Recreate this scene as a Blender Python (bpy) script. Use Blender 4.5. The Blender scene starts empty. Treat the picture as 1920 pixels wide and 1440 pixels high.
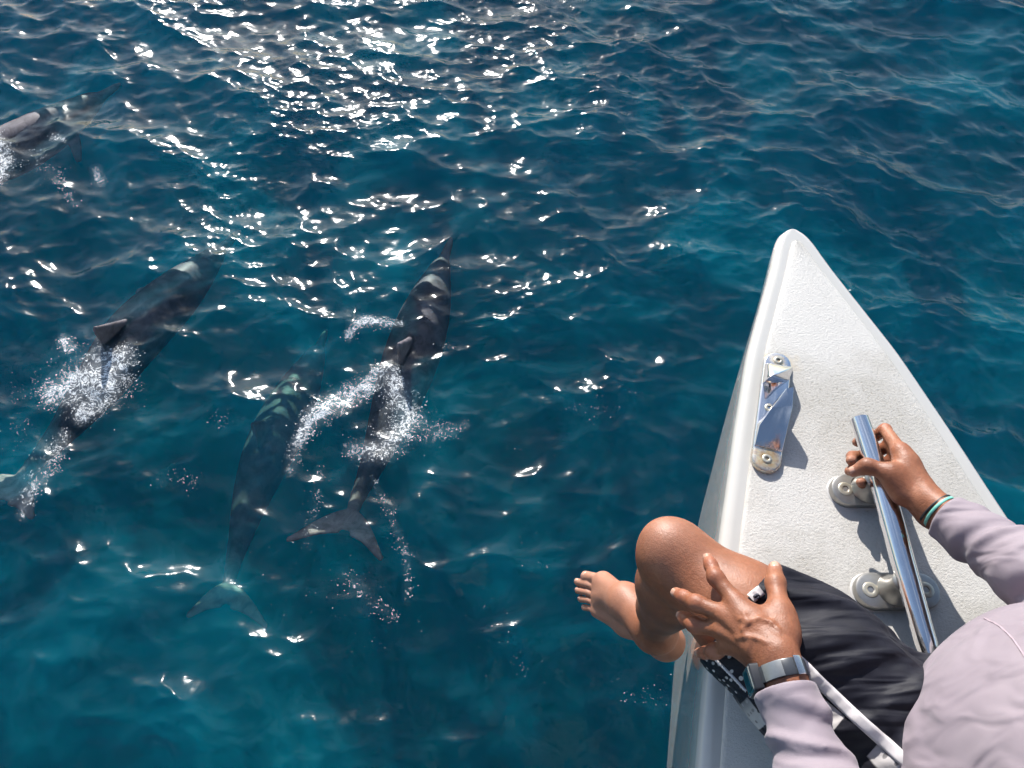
import bpy, math, random
import numpy as np
from mathutils import Vector, Matrix

# ------------------------------------------------------------------ camera, sky, sun, exposure
scene = bpy.context.scene
R = math.radians
CAM = np.array([0.0, 0.0, 3.5])          # metres above the water
PITCH = R(58.0)                          # the lens looks this far below the horizon, along +Y
FPX = 1442.0                             # focal length in pixels of the 1920 px wide photograph
cam_data = bpy.data.cameras.new('camera')
cam_data.sensor_width = 36.0
cam_data.lens = 36.0 * FPX / 1920.0
cam_data.clip_start = 0.02
cam_data.clip_end = 6000.0
cam = bpy.data.objects.new('camera', cam_data)
scene.collection.objects.link(cam)
cam.location = CAM
cam.rotation_euler = (math.pi / 2 - PITCH, 0.0, 0.0)
scene.camera = cam

SUN_EL, SUN_AZ = R(28.0), R(-12.0)        # azimuth from +Y, negative to port
sun_dir = Vector((math.sin(SUN_AZ) * math.cos(SUN_EL), math.cos(SUN_AZ) * math.cos(SUN_EL), math.sin(SUN_EL)))
world = bpy.data.worlds.new('World')
scene.world = world
world.use_nodes = True
wn, wl = world.node_tree.nodes, world.node_tree.links
wn.clear()
w_out = wn.new('ShaderNodeOutputWorld')
w_bg = wn.new('ShaderNodeBackground')
w_bg.inputs['Strength'].default_value = 0.12
sky = wn.new('ShaderNodeTexSky')
sky.sky_type = 'NISHITA'
sky.sun_disc = False
sky.sun_elevation = SUN_EL
sky.sun_rotation = SUN_AZ
sky.altitude = 0.0
sky.air_density = 1.0
sky.dust_density = 0.6
sky.ozone_density = 1.0
# scattered fair-weather cloud all over the sky
w_tc = wn.new('ShaderNodeTexCoord')
w_map = wn.new('ShaderNodeMapping')
w_map.inputs['Scale'].default_value = (2.2, 2.2, 3.6)
w_nz = wn.new('ShaderNodeTexNoise')
w_nz.inputs['Scale'].default_value = 1.6
w_nz.inputs['Detail'].default_value = 4.0
w_nz.inputs['Roughness'].default_value = 0.58
w_rmp = wn.new('ShaderNodeValToRGB')
w_rmp.color_ramp.elements[0].position = 0.55
w_rmp.color_ramp.elements[0].color = (0, 0, 0, 1)
w_rmp.color_ramp.elements[1].position = 0.78
w_rmp.color_ramp.elements[1].color = (0.65, 0.65, 0.65, 1)
w_mix = wn.new('ShaderNodeMix')
w_mix.data_type = 'RGBA'
w_mix.inputs['B'].default_value = (6.0, 6.8, 8.0, 1)
wl.new(w_tc.outputs['Generated'], w_map.inputs['Vector'])
wl.new(w_map.outputs['Vector'], w_nz.inputs['Vector'])
wl.new(w_nz.outputs['Fac'], w_rmp.inputs['Fac'])
wl.new(w_rmp.outputs['Color'], w_mix.inputs['Factor'])
wl.new(sky.outputs['Color'], w_mix.inputs['A'])
wl.new(w_mix.outputs['Result'], w_bg.inputs['Color'])
wl.new(w_bg.outputs['Background'], w_out.inputs['Surface'])

sun_data = bpy.data.lights.new('sun', 'SUN')
sun_data.energy = 5.0
sun_data.angle = R(0.53)
sun_data.color = (1.0, 0.965, 0.915)
sun = bpy.data.objects.new('sun', sun_data)
scene.collection.objects.link(sun)
sun.location = (0, 0, 30)
sun.rotation_euler = (-sun_dir).to_track_quat('-Z', 'Y').to_euler()

scene.view_settings.view_transform = 'Standard'
scene.view_settings.look = 'None'
scene.view_settings.exposure = 0.62
scene.view_settings.gamma = 1.0
scene.view_settings.use_curve_mapping = False
scene.render.engine = 'CYCLES'
cy = scene.cycles
cy.use_denoising = True
cy.use_adaptive_sampling = True
cy.adaptive_threshold = 0.03
cy.adaptive_min_samples = 20
cy.max_bounces = 5
cy.diffuse_bounces = 2
cy.use_light_tree = False
cy.transparent_max_bounces = 12
cy.volume_bounces = 1
cy.caustics_reflective = False
cy.caustics_refractive = False
cy.sample_clamp_indirect = 6.0

# ------------------------------------------------------------------ helpers
rng = np.random.default_rng(7)
random.seed(7)


def at(px, py, z):
    """World point at height z that lies on the sight line through a pixel of the 1920 x 1440 photograph."""
    x, v = (px - 960.0) / FPX, (py - 720.0) / FPX
    dn = math.sin(PITCH) + math.cos(PITCH) * v
    f = math.cos(PITCH) - math.sin(PITCH) * v
    t = (CAM[2] - z) / dn
    return np.array([x * t, f * t, z])


def unit(v):
    v = np.asarray(v, float)
    return v / np.linalg.norm(v)


def link(o):
    scene.collection.objects.link(o)
    return o


def empty(name, loc=(0, 0, 0)):
    o = bpy.data.objects.new(name, None)
    o.empty_display_size = 0.1
    o.location = loc
    return link(o)


def mesh_obj(name, verts, faces, mat, parent=None, smooth=True, mats=None):
    me = bpy.data.meshes.new(name)
    verts = np.asarray(verts, np.float32)
    if isinstance(faces, np.ndarray):
        n, k = faces.shape
        me.vertices.add(len(verts))
        me.vertices.foreach_set('co', verts.ravel())
        me.loops.add(n * k)
        me.loops.foreach_set('vertex_index', faces.astype(np.int32).ravel())
        me.polygons.add(n)
        me.polygons.foreach_set('loop_start', np.arange(0, n * k, k, dtype=np.int32))
        me.update(calc_edges=True)
    else:
        me.from_pydata(verts.tolist(), [], [list(map(int, f)) for f in faces])
        me.update()
    if smooth:
        me.polygons.foreach_set('use_smooth', np.ones(len(me.polygons), bool))
    for m in ([mat] if mats is None else mats):
        me.materials.append(m)
    o = link(bpy.data.objects.new(name, me))
    if parent is not None:
        o.parent = parent
        if parent.type == 'EMPTY':                     # meshes carry world coordinates; only Empties are moved
            o.matrix_parent_inverse = Matrix.Translation(-Vector(parent.location))
    return o


def tag(o, label, cat, group=None, kind=None):
    if label:
        o['label'] = label
    if cat:
        o['category'] = cat
    if group:
        o['group'] = group
    if kind:
        o['kind'] = kind
    return o


class MB:
    """Collects simple shapes into one mesh."""

    def __init__(self):
        self.v, self.f = [], []

    def add(self, v, f):
        n = len(self.v)
        self.v += [tuple(map(float, q)) for q in v]
        self.f += [[i + n for i in q] for q in f]

    def tube(self, pts, radii, seg=16, cap=True, squash=None):
        pts = [np.asarray(p, float) for p in pts]
        n = len(pts)
        if np.isscalar(radii):
            radii = [radii] * n
        t0 = unit(pts[1] - pts[0])
        ref = np.array([0, 0, 1.0]) if abs(t0[2]) < 0.9 else np.array([1.0, 0, 0])
        u = unit(np.cross(t0, ref))
        rings = []
        for i in range(n):
            t = unit(pts[min(i + 1, n - 1)] - pts[max(i - 1, 0)])
            u = unit(u - t * np.dot(u, t))
            w = np.cross(t, u)
            su, sw = squash or (1, 1)
            rings.append([pts[i] + radii[i] * (su * math.cos(a) * u + sw * math.sin(a) * w)
                          for a in np.linspace(0, 2 * math.pi, seg, endpoint=False)])
        v = [q for r in rings for q in r]
        f = [[i * seg + j, i * seg + (j + 1) % seg, (i + 1) * seg + (j + 1) % seg, (i + 1) * seg + j]
             for i in range(n - 1) for j in range(seg)]
        if cap:
            f.append(list(range(seg))[::-1])
            f.append([(n - 1) * seg + j for j in range(seg)])
        self.add(v, f)

    def lathe(self, prof, seg=24, M=None, sx=1.0, sy=1.0):
        """prof: list of (radius, height); turned about local z."""
        v, f = [], []
        for r, h in prof:
            for j in range(seg):
                a = 2 * math.pi * j / seg
                v.append(Vector((sx * r * math.cos(a), sy * r * math.sin(a), h)))
        for i in range(len(prof) - 1):
            for j in range(seg):
                f.append([i * seg + j, i * seg + (j + 1) % seg, (i + 1) * seg + (j + 1) % seg, (i + 1) * seg + j])
        f.append(list(range(seg))[::-1])
        f.append([(len(prof) - 1) * seg + j for j in range(seg)])
        if M is not None:
            v = [M @ q for q in v]
        self.add(v, f)

    def build(self, name, mat, parent=None, smooth=True):
        return mesh_obj(name, self.v, self.f, mat, parent, smooth)


def auto_smooth(o, deg=35):
    """Sharp edges by angle, baked as mesh data."""
    me = o.data
    me.set_sharp_from_angle(angle=R(deg))
    return o


# ---- materials
def new_mat(name):
    m = bpy.data.materials.new(name)
    m.use_nodes = True
    nt = m.node_tree
    return m, nt, nt.nodes, nt.links, nt.nodes['Principled BSDF']


def noise(nt, scale, detail=4, rough=0.55, vec=None, dist=0.0):
    n = nt.nodes.new('ShaderNodeTexNoise')
    n.inputs['Scale'].default_value = scale
    n.inputs['Detail'].default_value = detail
    n.inputs['Roughness'].default_value = rough
    n.inputs['Distortion'].default_value = dist
    if vec is not None:
        nt.links.new(vec, n.inputs['Vector'])
    return n


def ramp(nt, src, stops):
    r = nt.nodes.new('ShaderNodeValToRGB')
    el = r.color_ramp.elements
    while len(el) < len(stops):
        el.new(0.5)
    for e, (p, c) in zip(el, stops):
        e.position = p
        e.color = (*c, 1) if len(c) == 3 else c
    nt.links.new(src, r.inputs['Fac'])
    return r


def mixc(nt, fac, a, b, mode='MIX'):
    m = nt.nodes.new('ShaderNodeMix')
    m.data_type = 'RGBA'
    m.blend_type = mode
    for s, key in ((fac, 'Factor'), (a, 'A'), (b, 'B')):
        if hasattr(s, 'is_linked') or hasattr(s, 'links'):
            nt.links.new(s, m.inputs[key])
        elif key == 'Factor':
            m.inputs[key].default_value = s
        else:
            m.inputs[key].default_value = (*s, 1)
    return m.outputs['Result']


def math_n(nt, op, a, b=None, c=None):
    m = nt.nodes.new('ShaderNodeMath')
    m.operation = op
    for i, s in enumerate((a, b, c)):
        if s is None:
            continue
        if hasattr(s, 'links'):
            nt.links.new(s, m.inputs[i])
        else:
            m.inputs[i].default_value = s
    return m.outputs[0]


def bump(nt, height, strength, dist, prev=None):
    b = nt.nodes.new('ShaderNodeBump')
    b.inputs['Strength'].default_value = strength
    b.inputs['Distance'].default_value = dist
    nt.links.new(height, b.inputs['Height'])
    if prev is not None:
        nt.links.new(prev, b.inputs['Normal'])
    return b.outputs['Normal']


def obj_coord(nt, kind='Object'):
    return nt.nodes.new('ShaderNodeTexCoord').outputs[kind]
# ------------------------------------------------------------------ smooth bodies: blended round cones and ellipsoids, meshed as one surface
_LAT = np.random.default_rng(3).random((32, 32, 32))


def vnoise(p):
    i = np.floor(p).astype(int)
    f = p - i
    f = f * f * (3 - 2 * f)
    i0, i1 = i % 32, (i + 1) % 32
    r = 0
    for a, wx in ((i0[:, 0], 1 - f[:, 0]), (i1[:, 0], f[:, 0])):
        for b, wy in ((i0[:, 1], 1 - f[:, 1]), (i1[:, 1], f[:, 1])):
            for c, wz in ((i0[:, 2], 1 - f[:, 2]), (i1[:, 2], f[:, 2])):
                r = r + _LAT[a, b, c] * wx * wy * wz
    return r - 0.5


def cone(a, b, ra, rb, k=0.01, flat=None, s=1.0):
    """Tapered capsule; flat = axis along which the section is squashed by s."""
    return ('c', np.asarray(a, float), np.asarray(b, float), ra, rb, k, None if flat is None else unit(flat), s)


def chain(pts, radii, k=0.01, flat=None, s=1.0):
    return [cone(pts[i], pts[i + 1], radii[i], radii[i + 1], k, flat, s) for i in range(len(pts) - 1)]


def ell(c, axes, radii, k=0.02):
    A = np.array([unit(q) for q in axes])
    return ('e', np.asarray(c, float), A, np.asarray(radii, float), k)


def prim_d(pr, p):
    if pr[0] == 'c':
        _, a, b, ra, rb, k, fl, s = pr
        ba = b - a
        l2 = ba @ ba + 1e-12
        pa = p - a
        h = np.clip(pa @ ba / l2, 0, 1)
        q = pa - h[:, None] * ba
        if fl is not None:
            c = q @ fl
            q = q + fl * (c * (1 / s - 1))[:, None]
            return (np.sqrt((q * q).sum(1)) - (ra + (rb - ra) * h)) * (0.5 + 0.5 * s)
        return np.sqrt((q * q).sum(1)) - (ra + (rb - ra) * h)
    _, c, A, rad, k = pr
    q = (p - c) @ A.T
    k0 = np.sqrt(((q / rad) ** 2).sum(1)) + 1e-9
    k1 = np.sqrt(((q / rad ** 2) ** 2).sum(1)) + 1e-9
    return k0 * (k0 - 1) / k1


def sdf(prims, p):
    d = None
    for pr in prims:
        e = prim_d(pr, p)
        if d is None:
            d = e
            continue
        k = pr[5] if pr[0] == 'c' else pr[4]
        h = np.maximum(k - np.abs(d - e), 0) / k
        d = np.minimum(d, e) - h * h * k * 0.25
    return d


def prim_bounds(pr):
    if pr[0] == 'c':
        r = max(pr[3], pr[4])
        return np.minimum(pr[1], pr[2]) - r, np.maximum(pr[1], pr[2]) + r
    r = pr[3].max()
    return pr[1] - r, pr[1] + r


def implicit_mesh(prims, vox, post=None, pad=0.012, nb=16, smooth=1):
    """Surface nets over the blocks of space that the surface passes through."""
    lo = np.min([prim_bounds(q)[0] for q in prims], 0) - pad - vox * 2
    hi = np.max([prim_bounds(q)[1] for q in prims], 0) + pad + vox * 2
    B = nb * vox
    nblk = np.ceil((hi - lo) / B).astype(int)
    gi = np.stack(np.meshgrid(*[np.arange(n) for n in nblk], indexing='ij'), -1).reshape(-1, 3)
    cen = lo + (gi + 0.5) * B
    D = np.stack([prim_d(q, cen) for q in prims], 1)
    kk = np.array([(q[5] if q[0] == 'c' else q[4]) for q in prims])
    hd = B * 0.87
    dm = D.min(1)
    keep = np.where(np.abs(dm) < hd * 1.6 + pad)[0] if True else None
    ncell = nblk * nb + 1
    off = np.arange(nb + 1)
    loc = np.stack(np.meshgrid(off, off, off, indexing='ij'), -1).reshape(-1, 3)
    n1 = nb + 1
    stride = np.array([ncell[1] * ncell[2], ncell[2], 1], dtype=np.int64)
    ids, pos, quads = [], [], []
    CO = [(0, 0, 0), (1, 0, 0), (0, 1, 0), (1, 1, 0), (0, 0, 1), (1, 0, 1), (0, 1, 1), (1, 1, 1)]
    ED = [(0, 1), (2, 3), (4, 5), (6, 7), (0, 2), (1, 3), (4, 6), (5, 7), (0, 4), (1, 5), (2, 6), (3, 7)]
    for b in keep:
        use = np.where(D[b] < max(dm[b], 0) + 2 * hd + kk + pad)[0]
        base = gi[b] * nb
        p = lo + (base + loc) * vox
        d = sdf([prims[u] for u in use], p)
        if post is not None:
            d = post(p, d)
        if d.min() > 0 or d.max() < 0:
            continue
        d = d.reshape(n1, n1, n1)
        ins = d < 0
        c8 = np.stack([ins[x:x + nb, y:y + nb, z:z + nb] for x, y, z in CO], -1)
        act = c8.any(-1) & ~c8.all(-1)
        ci = np.argwhere(act)
        if len(ci) == 0:
            continue
        dv = np.stack([d[ci[:, 0] + x, ci[:, 1] + y, ci[:, 2] + z] for x, y, z in CO], -1)
        acc = np.zeros((len(ci), 3))
        cnt = np.zeros(len(ci))
        for (a, e) in ED:
            da, de = dv[:, a], dv[:, e]
            m = (da < 0) != (de < 0)
            t = np.where(m, da / np.where(m, da - de, 1), 0)
            pa, pe = np.array(CO[a], float), np.array(CO[e], float)
            acc += m[:, None] * (pa + t[:, None] * (pe - pa))
            cnt += m
        gid = ((ci + base) * stride).sum(1)
        ids.append(gid)
        pos.append(lo + (ci + base + acc / cnt[:, None]) * vox)
        for ax in range(3):
            sl0 = [slice(0, nb)] * 3
            sl1 = [slice(0, nb)] * 3
            sl1[ax] = slice(1, n1)
            a, e = ins[tuple(sl0)], ins[tuple(sl1)]
            ej = np.argwhere(a != e)
            if len(ej) == 0:
                continue
            g = ((ej + base) * stride).sum(1)
            u, v = stride[(ax + 1) % 3], stride[(ax + 2) % 3]
            qd = np.stack([g, g - u, g - u - v, g - v], 1)
            fl = a[ej[:, 0], ej[:, 1], ej[:, 2]]
            qd[~fl] = qd[~fl][:, ::-1]
            quads.append(qd)
    ids = np.concatenate(ids)
    pos = np.concatenate(pos)
    ids, first = np.unique(ids, return_index=True)
    pos = pos[first]
    quads = np.concatenate(quads)
    ix = np.searchsorted(ids, quads)
    ix = np.minimum(ix, len(ids) - 1)
    ok = (ids[ix] == quads).all(1)
    ix = ix[ok]
    for _ in range(smooth):
        e0, e1 = ix[:, [0, 1, 2, 3]].ravel(), ix[:, [1, 2, 3, 0]].ravel()
        c = np.bincount(e0, minlength=len(pos))
        s = np.stack([np.bincount(e0, weights=pos[e1, k], minlength=len(pos)) for k in range(3)], 1)
        w = np.maximum(c, 1)[:, None]
        pos = np.where(c[:, None] > 0, 0.5 * pos + 0.5 * s / w, pos)
    return pos, ix


def cut_mesh(v, f, planes):
    """Keep what lies on the negative side of every (point, normal[, reach]) plane; the rim is moved onto the plane."""
    v = v.copy()
    for pl in planes:
        pt, n = np.asarray(pl[0], float), unit(pl[1])
        reach = pl[2] if len(pl) > 2 else None
        s = (v - pt) @ n
        near = np.ones(len(v), bool) if reach is None else np.linalg.norm(v - pt, axis=1) < reach
        beyond = (s > 0) & near
        keep = ~beyond[f].all(1)
        used = np.zeros(len(v), bool)
        f = f[keep]
        used[f.ravel()] = True
        mv = used & beyond
        v[mv] -= np.outer(s[mv], n)
    used = np.zeros(len(v), bool)
    used[f.ravel()] = True
    mp = np.cumsum(used) - 1
    return v[used], mp[f]
# ------------------------------------------------------------------ the sea
TILE, NF = 11.0, 1024


def sea_tile():
    """Height and sideways displacement of a wind sea, from its wave spectrum (periodic tile).
    Ripples come in cat's-paws: rough where the wind touches the water, glassy between."""
    g = np.random.default_rng(21)
    k1 = 2 * math.pi * np.fft.fftfreq(NF, TILE / NF)
    kx, ky = np.meshgrid(k1, k1, indexing='ij')
    k = np.hypot(kx, ky)
    k[0, 0] = 1.0
    N2 = NF * NF

    def waves(bands):
        spec = np.zeros_like(k)
        for lp, hs, th, sp, cut in bands:
            kp = 2 * math.pi / lp
            c = (kx * math.cos(th) + ky * math.sin(th)) / k
            s = np.exp(-1.25 * (kp / k) ** 2) / k ** 3.6 * (0.12 + np.abs(c) ** sp) * np.exp(-(k * cut / (2 * math.pi)) ** 2)
            s[0, 0] = 0
            spec += s * hs ** 2 / s.sum()
        a = np.sqrt(spec / 2) * (g.standard_normal(k.shape) + 1j * g.standard_normal(k.shape))
        return [np.real(np.fft.ifft2(q)) * N2 for q in (a, -1j * kx / k * a, -1j * ky / k * a)]

    swell = waves(SWELL)
    rip = waves(RIPPLES)
    m = np.real(np.fft.ifft2(np.exp(-(k * 0.30) ** 2) * (g.standard_normal(k.shape) + 1j * g.standard_normal(k.shape))))
    m = np.clip(0.80 + 0.42 * m / m.std(), 0.30, 1.8)
    return [p + q * m for p, q in zip(swell, rip)]


# (peak wavelength, rms height, heading, spread exponent, shortest wavelength)
SWELL = [(2.6, 0.026, R(58), 3.0, 0.30), (1.05, 0.0170, R(78), 2.0, 0.10)]
RIPPLES = [(0.42, 0.0046, R(60), 1.6, 0.045), (0.14, 0.0012, R(95), 1.0, 0.018), (0.06, 0.00045, R(70), 0.6, 0.010)]
SEA_H, SEA_DX, SEA_DY = sea_tile()
CHOP = 1.0


def sea_sample(arr, x, y):
    u = (x / TILE * NF) % NF
    v = (y / TILE * NF) % NF
    i0, j0 = np.floor(u).astype(int), np.floor(v).astype(int)
    fu, fv = u - i0, v - j0
    i0 %= NF
    j0 %= NF
    i1, j1 = (i0 + 1) % NF, (j0 + 1) % NF
    return (arr[i0, j0] * (1 - fu) * (1 - fv) + arr[i1, j0] * fu * (1 - fv)
            + arr[i0, j1] * (1 - fu) * fv + arr[i1, j1] * fu * fv)


def sea_height(x, y):
    """Height of the displaced surface above a point of the plan."""
    x, y = np.asarray(x, float), np.asarray(y, float)
    u, v = x.copy(), y.copy()
    for _ in range(4):
        u, v = x + sea_sample(SEA_DX, u, v) * CHOP, y + sea_sample(SEA_DY, u, v) * CHOP
    return sea_sample(SEA_H, u, v)


def stretched(lo, hi, step, far):
    mid = np.arange(lo, hi + step / 2, step)
    out, s, q = [], step, 0.0
    while q < far:
        s *= 1.22
        q += s
        out.append(q)
    out = np.array(out)
    return np.concatenate([(mid[0] - out)[::-1], mid, mid[-1] + out])


def build_sea():
    gx = stretched(-4.4, 4.4, 0.0100, 2500.0)
    gy = stretched(-0.2, 6.3, 0.0100, 2500.0)
    X, Y = np.meshgrid(gx, gy, indexing='ij')
    fade = np.exp(-(np.maximum(0, np.abs(X) - 40) / 60) ** 2 - (np.maximum(0, np.abs(Y) - 40) / 60) ** 2)
    H = sea_sample(SEA_H, X, Y) * fade
    DX = sea_sample(SEA_DX, X, Y) * CHOP * fade
    DY = sea_sample(SEA_DY, X, Y) * CHOP * fade
    top = np.stack([X - DX, Y - DY, H], -1).reshape(-1, 3)
    nx, ny = len(gx), len(gy)
    idx = np.arange(nx * ny).reshape(nx, ny)
    q = np.stack([idx[:-1, :-1], idx[1:, :-1], idx[1:, 1:], idx[:-1, 1:]], -1).reshape(-1, 4)
    # skirt and floor close the body of water
    rim = np.concatenate([idx[:, 0], idx[-1, 1:], idx[-2::-1, -1], idx[0, -2:0:-1]])
    nb = nx * ny
    bot = top[rim].copy()
    bot[:, 2] = -26.0
    r2 = np.roll(np.arange(len(rim)), -1)
    side = np.stack([rim[np.arange(len(rim))], nb + np.arange(len(rim)), nb + r2, rim[r2]], -1)
    corners = np.array([[gx[0], gy[0], -26.0]])
    cen = np.array([[0, 0, -26.0]])
    ci = nb + len(rim)
    flr = np.stack([np.full(len(rim), ci), nb + r2, nb + np.arange(len(rim)), np.full(len(rim), ci)], -1)
    verts = np.concatenate([top, bot, cen])
    faces = np.concatenate([q, side])
    o = mesh_obj('sea', verts, faces, None, mats=[water_material(), deep_material()])
    me = o.data
    mi = np.zeros(len(me.polygons), np.int32)
    mi[len(q):] = 1
    me.polygons.foreach_set('material_index', mi)
    # floor as a fan
    import bmesh
    bm = bmesh.new()
    bm.from_mesh(me)
    bm.verts.ensure_lookup_table()
    f = bm.faces.new([bm.verts[nb + i] for i in range(len(rim))][::-1])
    f.material_index = 1
    bm.to_mesh(me)
    bm.free()
    tag(o, None, None, kind='structure')
    return o


def water_material():
    m = bpy.data.materials.new('sea_water')
    m.use_nodes = True
    nt = m.node_tree
    nt.nodes.clear()
    out = nt.nodes.new('ShaderNodeOutputMaterial')
    co = obj_coord(nt)
    mp = nt.nodes.new('ShaderNodeMapping')
    mp.inputs['Scale'].default_value = (1.0, 1.7, 1.0)
    mp.inputs['Rotation'].default_value = (0, 0, R(-18))
    nt.links.new(co, mp.inputs['Vector'])
    n1 = noise(nt, 26.0, 3, 0.6, mp.outputs[0], 0.6)
    n2 = noise(nt, 4.0, 2, 0.5, co)
    gust = ramp(nt, n2.outputs['Fac'], [(0.35, (0.25,) * 3), (0.65, (1,) * 3)])
    n3 = noise(nt, 62.0, 2, 0.6, mp.outputs[0], 0.4)
    hgt = math_n(nt, 'MULTIPLY', math_n(nt, 'ADD', n1.outputs['Fac'], math_n(nt, 'MULTIPLY', n3.outputs['Fac'], 0.42)), gust.outputs['Color'])
    nrm = bump(nt, hgt, 1.0, 0.0011)
    fr = nt.nodes.new('ShaderNodeFresnel')
    fr.inputs['IOR'].default_value = 1.34
    nt.links.new(nrm, fr.inputs['Normal'])
    gl = nt.nodes.new('ShaderNodeBsdfGlossy')
    gl.inputs['Roughness'].default_value = 0.04
    nt.links.new(nrm, gl.inputs['Normal'])
    gl1, gl2 = gl, nt.nodes.new('ShaderNodeBsdfGlossy')     # second, wider lobe: wavelets too small to model
    gl2.inputs['Roughness'].default_value = 0.14
    nt.links.new(nrm, gl2.inputs['Normal'])
    gl = nt.nodes.new('ShaderNodeMixShader')
    gl.inputs[0].default_value = 0.36
    nt.links.new(gl1.outputs[0], gl.inputs[1])
    nt.links.new(gl2.outputs[0], gl.inputs[2])
    tr_ = nt.nodes.new('ShaderNodeBsdfTransparent')
    df = nt.nodes.new('ShaderNodeBsdfDiffuse')              # teal tint painting in light welling up through fine bubbles
    df.inputs['Color'].default_value = (0.0, 0.32, 0.42, 1)
    nt.links.new(nrm, df.inputs['Normal'])
    tr = nt.nodes.new('ShaderNodeMixShader')
    patch = ramp(nt, noise(nt, 1.0, 6, 0.62, co, 0.9).outputs['Fac'], [(0.47, (0.0,) * 3), (0.74, (0.19,) * 3)])
    nt.links.new(patch.outputs['Color'], tr.inputs[0])
    nt.links.new(tr_.outputs[0], tr.inputs[1])
    nt.links.new(df.outputs[0], tr.inputs[2])
    mix = nt.nodes.new('ShaderNodeMixShader')
    nt.links.new(fr.outputs[0], mix.inputs[0])
    nt.links.new(tr.outputs[0], mix.inputs[1])
    nt.links.new(gl.outputs[0], mix.inputs[2])
    nt.links.new(mix.outputs[0], out.inputs['Surface'])
    sc = nt.nodes.new('ShaderNodeVolumeScatter')
    ab = nt.nodes.new('ShaderNodeVolumeAbsorption')
    sig_s, sig_a = np.array(WATER_S), np.array(WATER_A)
    ds = sig_s.max()
    sc.inputs['Color'].default_value = (*(sig_s / ds), 1)
    sc.inputs['Density'].default_value = ds
    sc.inputs['Anisotropy'].default_value = 0.0
    da = sig_a.max() * 1.02
    ab.inputs['Color'].default_value = (*(1 - sig_a / da), 1)
    ab.inputs['Density'].default_value = da
    add = nt.nodes.new('ShaderNodeAddShader')
    nt.links.new(sc.outputs[0], add.inputs[0])
    nt.links.new(ab.outputs[0], add.inputs[1])
    nt.links.new(add.outputs[0], out.inputs['Volume'])
    m.cycles.homogeneous_volume = True if hasattr(m.cycles, 'homogeneous_volume') else None
    return m


WATER_S = (0.001, 0.205, 0.370)
WATER_A = (0.80, 0.068, 0.042)


def deep_material():
    m, nt, nd, lk, b = new_mat('deep_water')
    b.inputs['Base Color'].default_value = (0.0, 0.05, 0.12, 1)
    b.inputs['Roughness'].default_value = 1.0
    return m


sea = build_sea()
# ------------------------------------------------------------------ the bow of the boat
SC = 1.143
DECK = 2.30                               # height of the deck above the water
BX = 0.517 * SC                           # centre line of the hull
_SH = np.array([(0.993, 0.0), (0.992, 0.010), (0.989, 0.018), (0.984, 0.0245), (0.974, 0.031), (0.955, 0.039), (0.905, 0.055), (0.82, 0.088), (0.72, 0.127),
                (0.567, 0.172), (0.456, 0.202), (0.415, 0.214), (0.2, 0.268), (0.0, 0.312), (-0.5, 0.40), (-1.5, 0.52), (-3.0, 0.60), (-6.5, 0.62)]) * SC
_KEEL = np.array([(0.993, 2.45), (0.96, 2.18), (0.90, 1.92), (0.80, 1.57), (0.62, 1.05), (0.45, 0.83), (0.27, 0.68), (-0.2, 0.36), (-0.9, -0.05), (-2.0, -0.45), (-6.5, -0.5)])
_KEEL[:, 1] = CAM[2] - (CAM[2] - _KEEL[:, 1]) * SC
_KEEL[:, 0] *= SC
TIP = 0.993 * SC


def half_width(y):
    return np.interp(-y, -_SH[:, 0], _SH[:, 1])


def keel_z(y):
    return np.interp(-y, -_KEEL[:, 0], _KEEL[:, 1])


def smooth_interp(y, tab, n=5, h=0.03):
    acc = 0
    for d in np.linspace(-h, h, n):
        acc = acc + np.interp(-(y + d), -tab[:, 0], tab[:, 1])
    return acc / n


def gelcoat(name, col, rough):
    m, nt, nd, lk, b = new_mat(name)
    co = obj_coord(nt)
    n = noise(nt, 5.0, 5, 0.6, co)
    r = ramp(nt, n.outputs['Fac'], [(0.3, tuple(c * 0.94 for c in col)), (0.7, col)])
    lk.new(r.outputs['Color'], b.inputs['Base Color'])
    rr = ramp(nt, noise(nt, 40.0, 4, 0.6, co).outputs['Fac'], [(0.3, (rough * 0.7,) * 3), (0.75, (rough * 1.5,) * 3)])
    lk.new(rr.outputs['Color'], b.inputs['Roughness'])
    b.inputs['Coat Weight'].default_value = 0.5
    b.inputs['Coat Roughness'].default_value = 0.06
    return m


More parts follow.
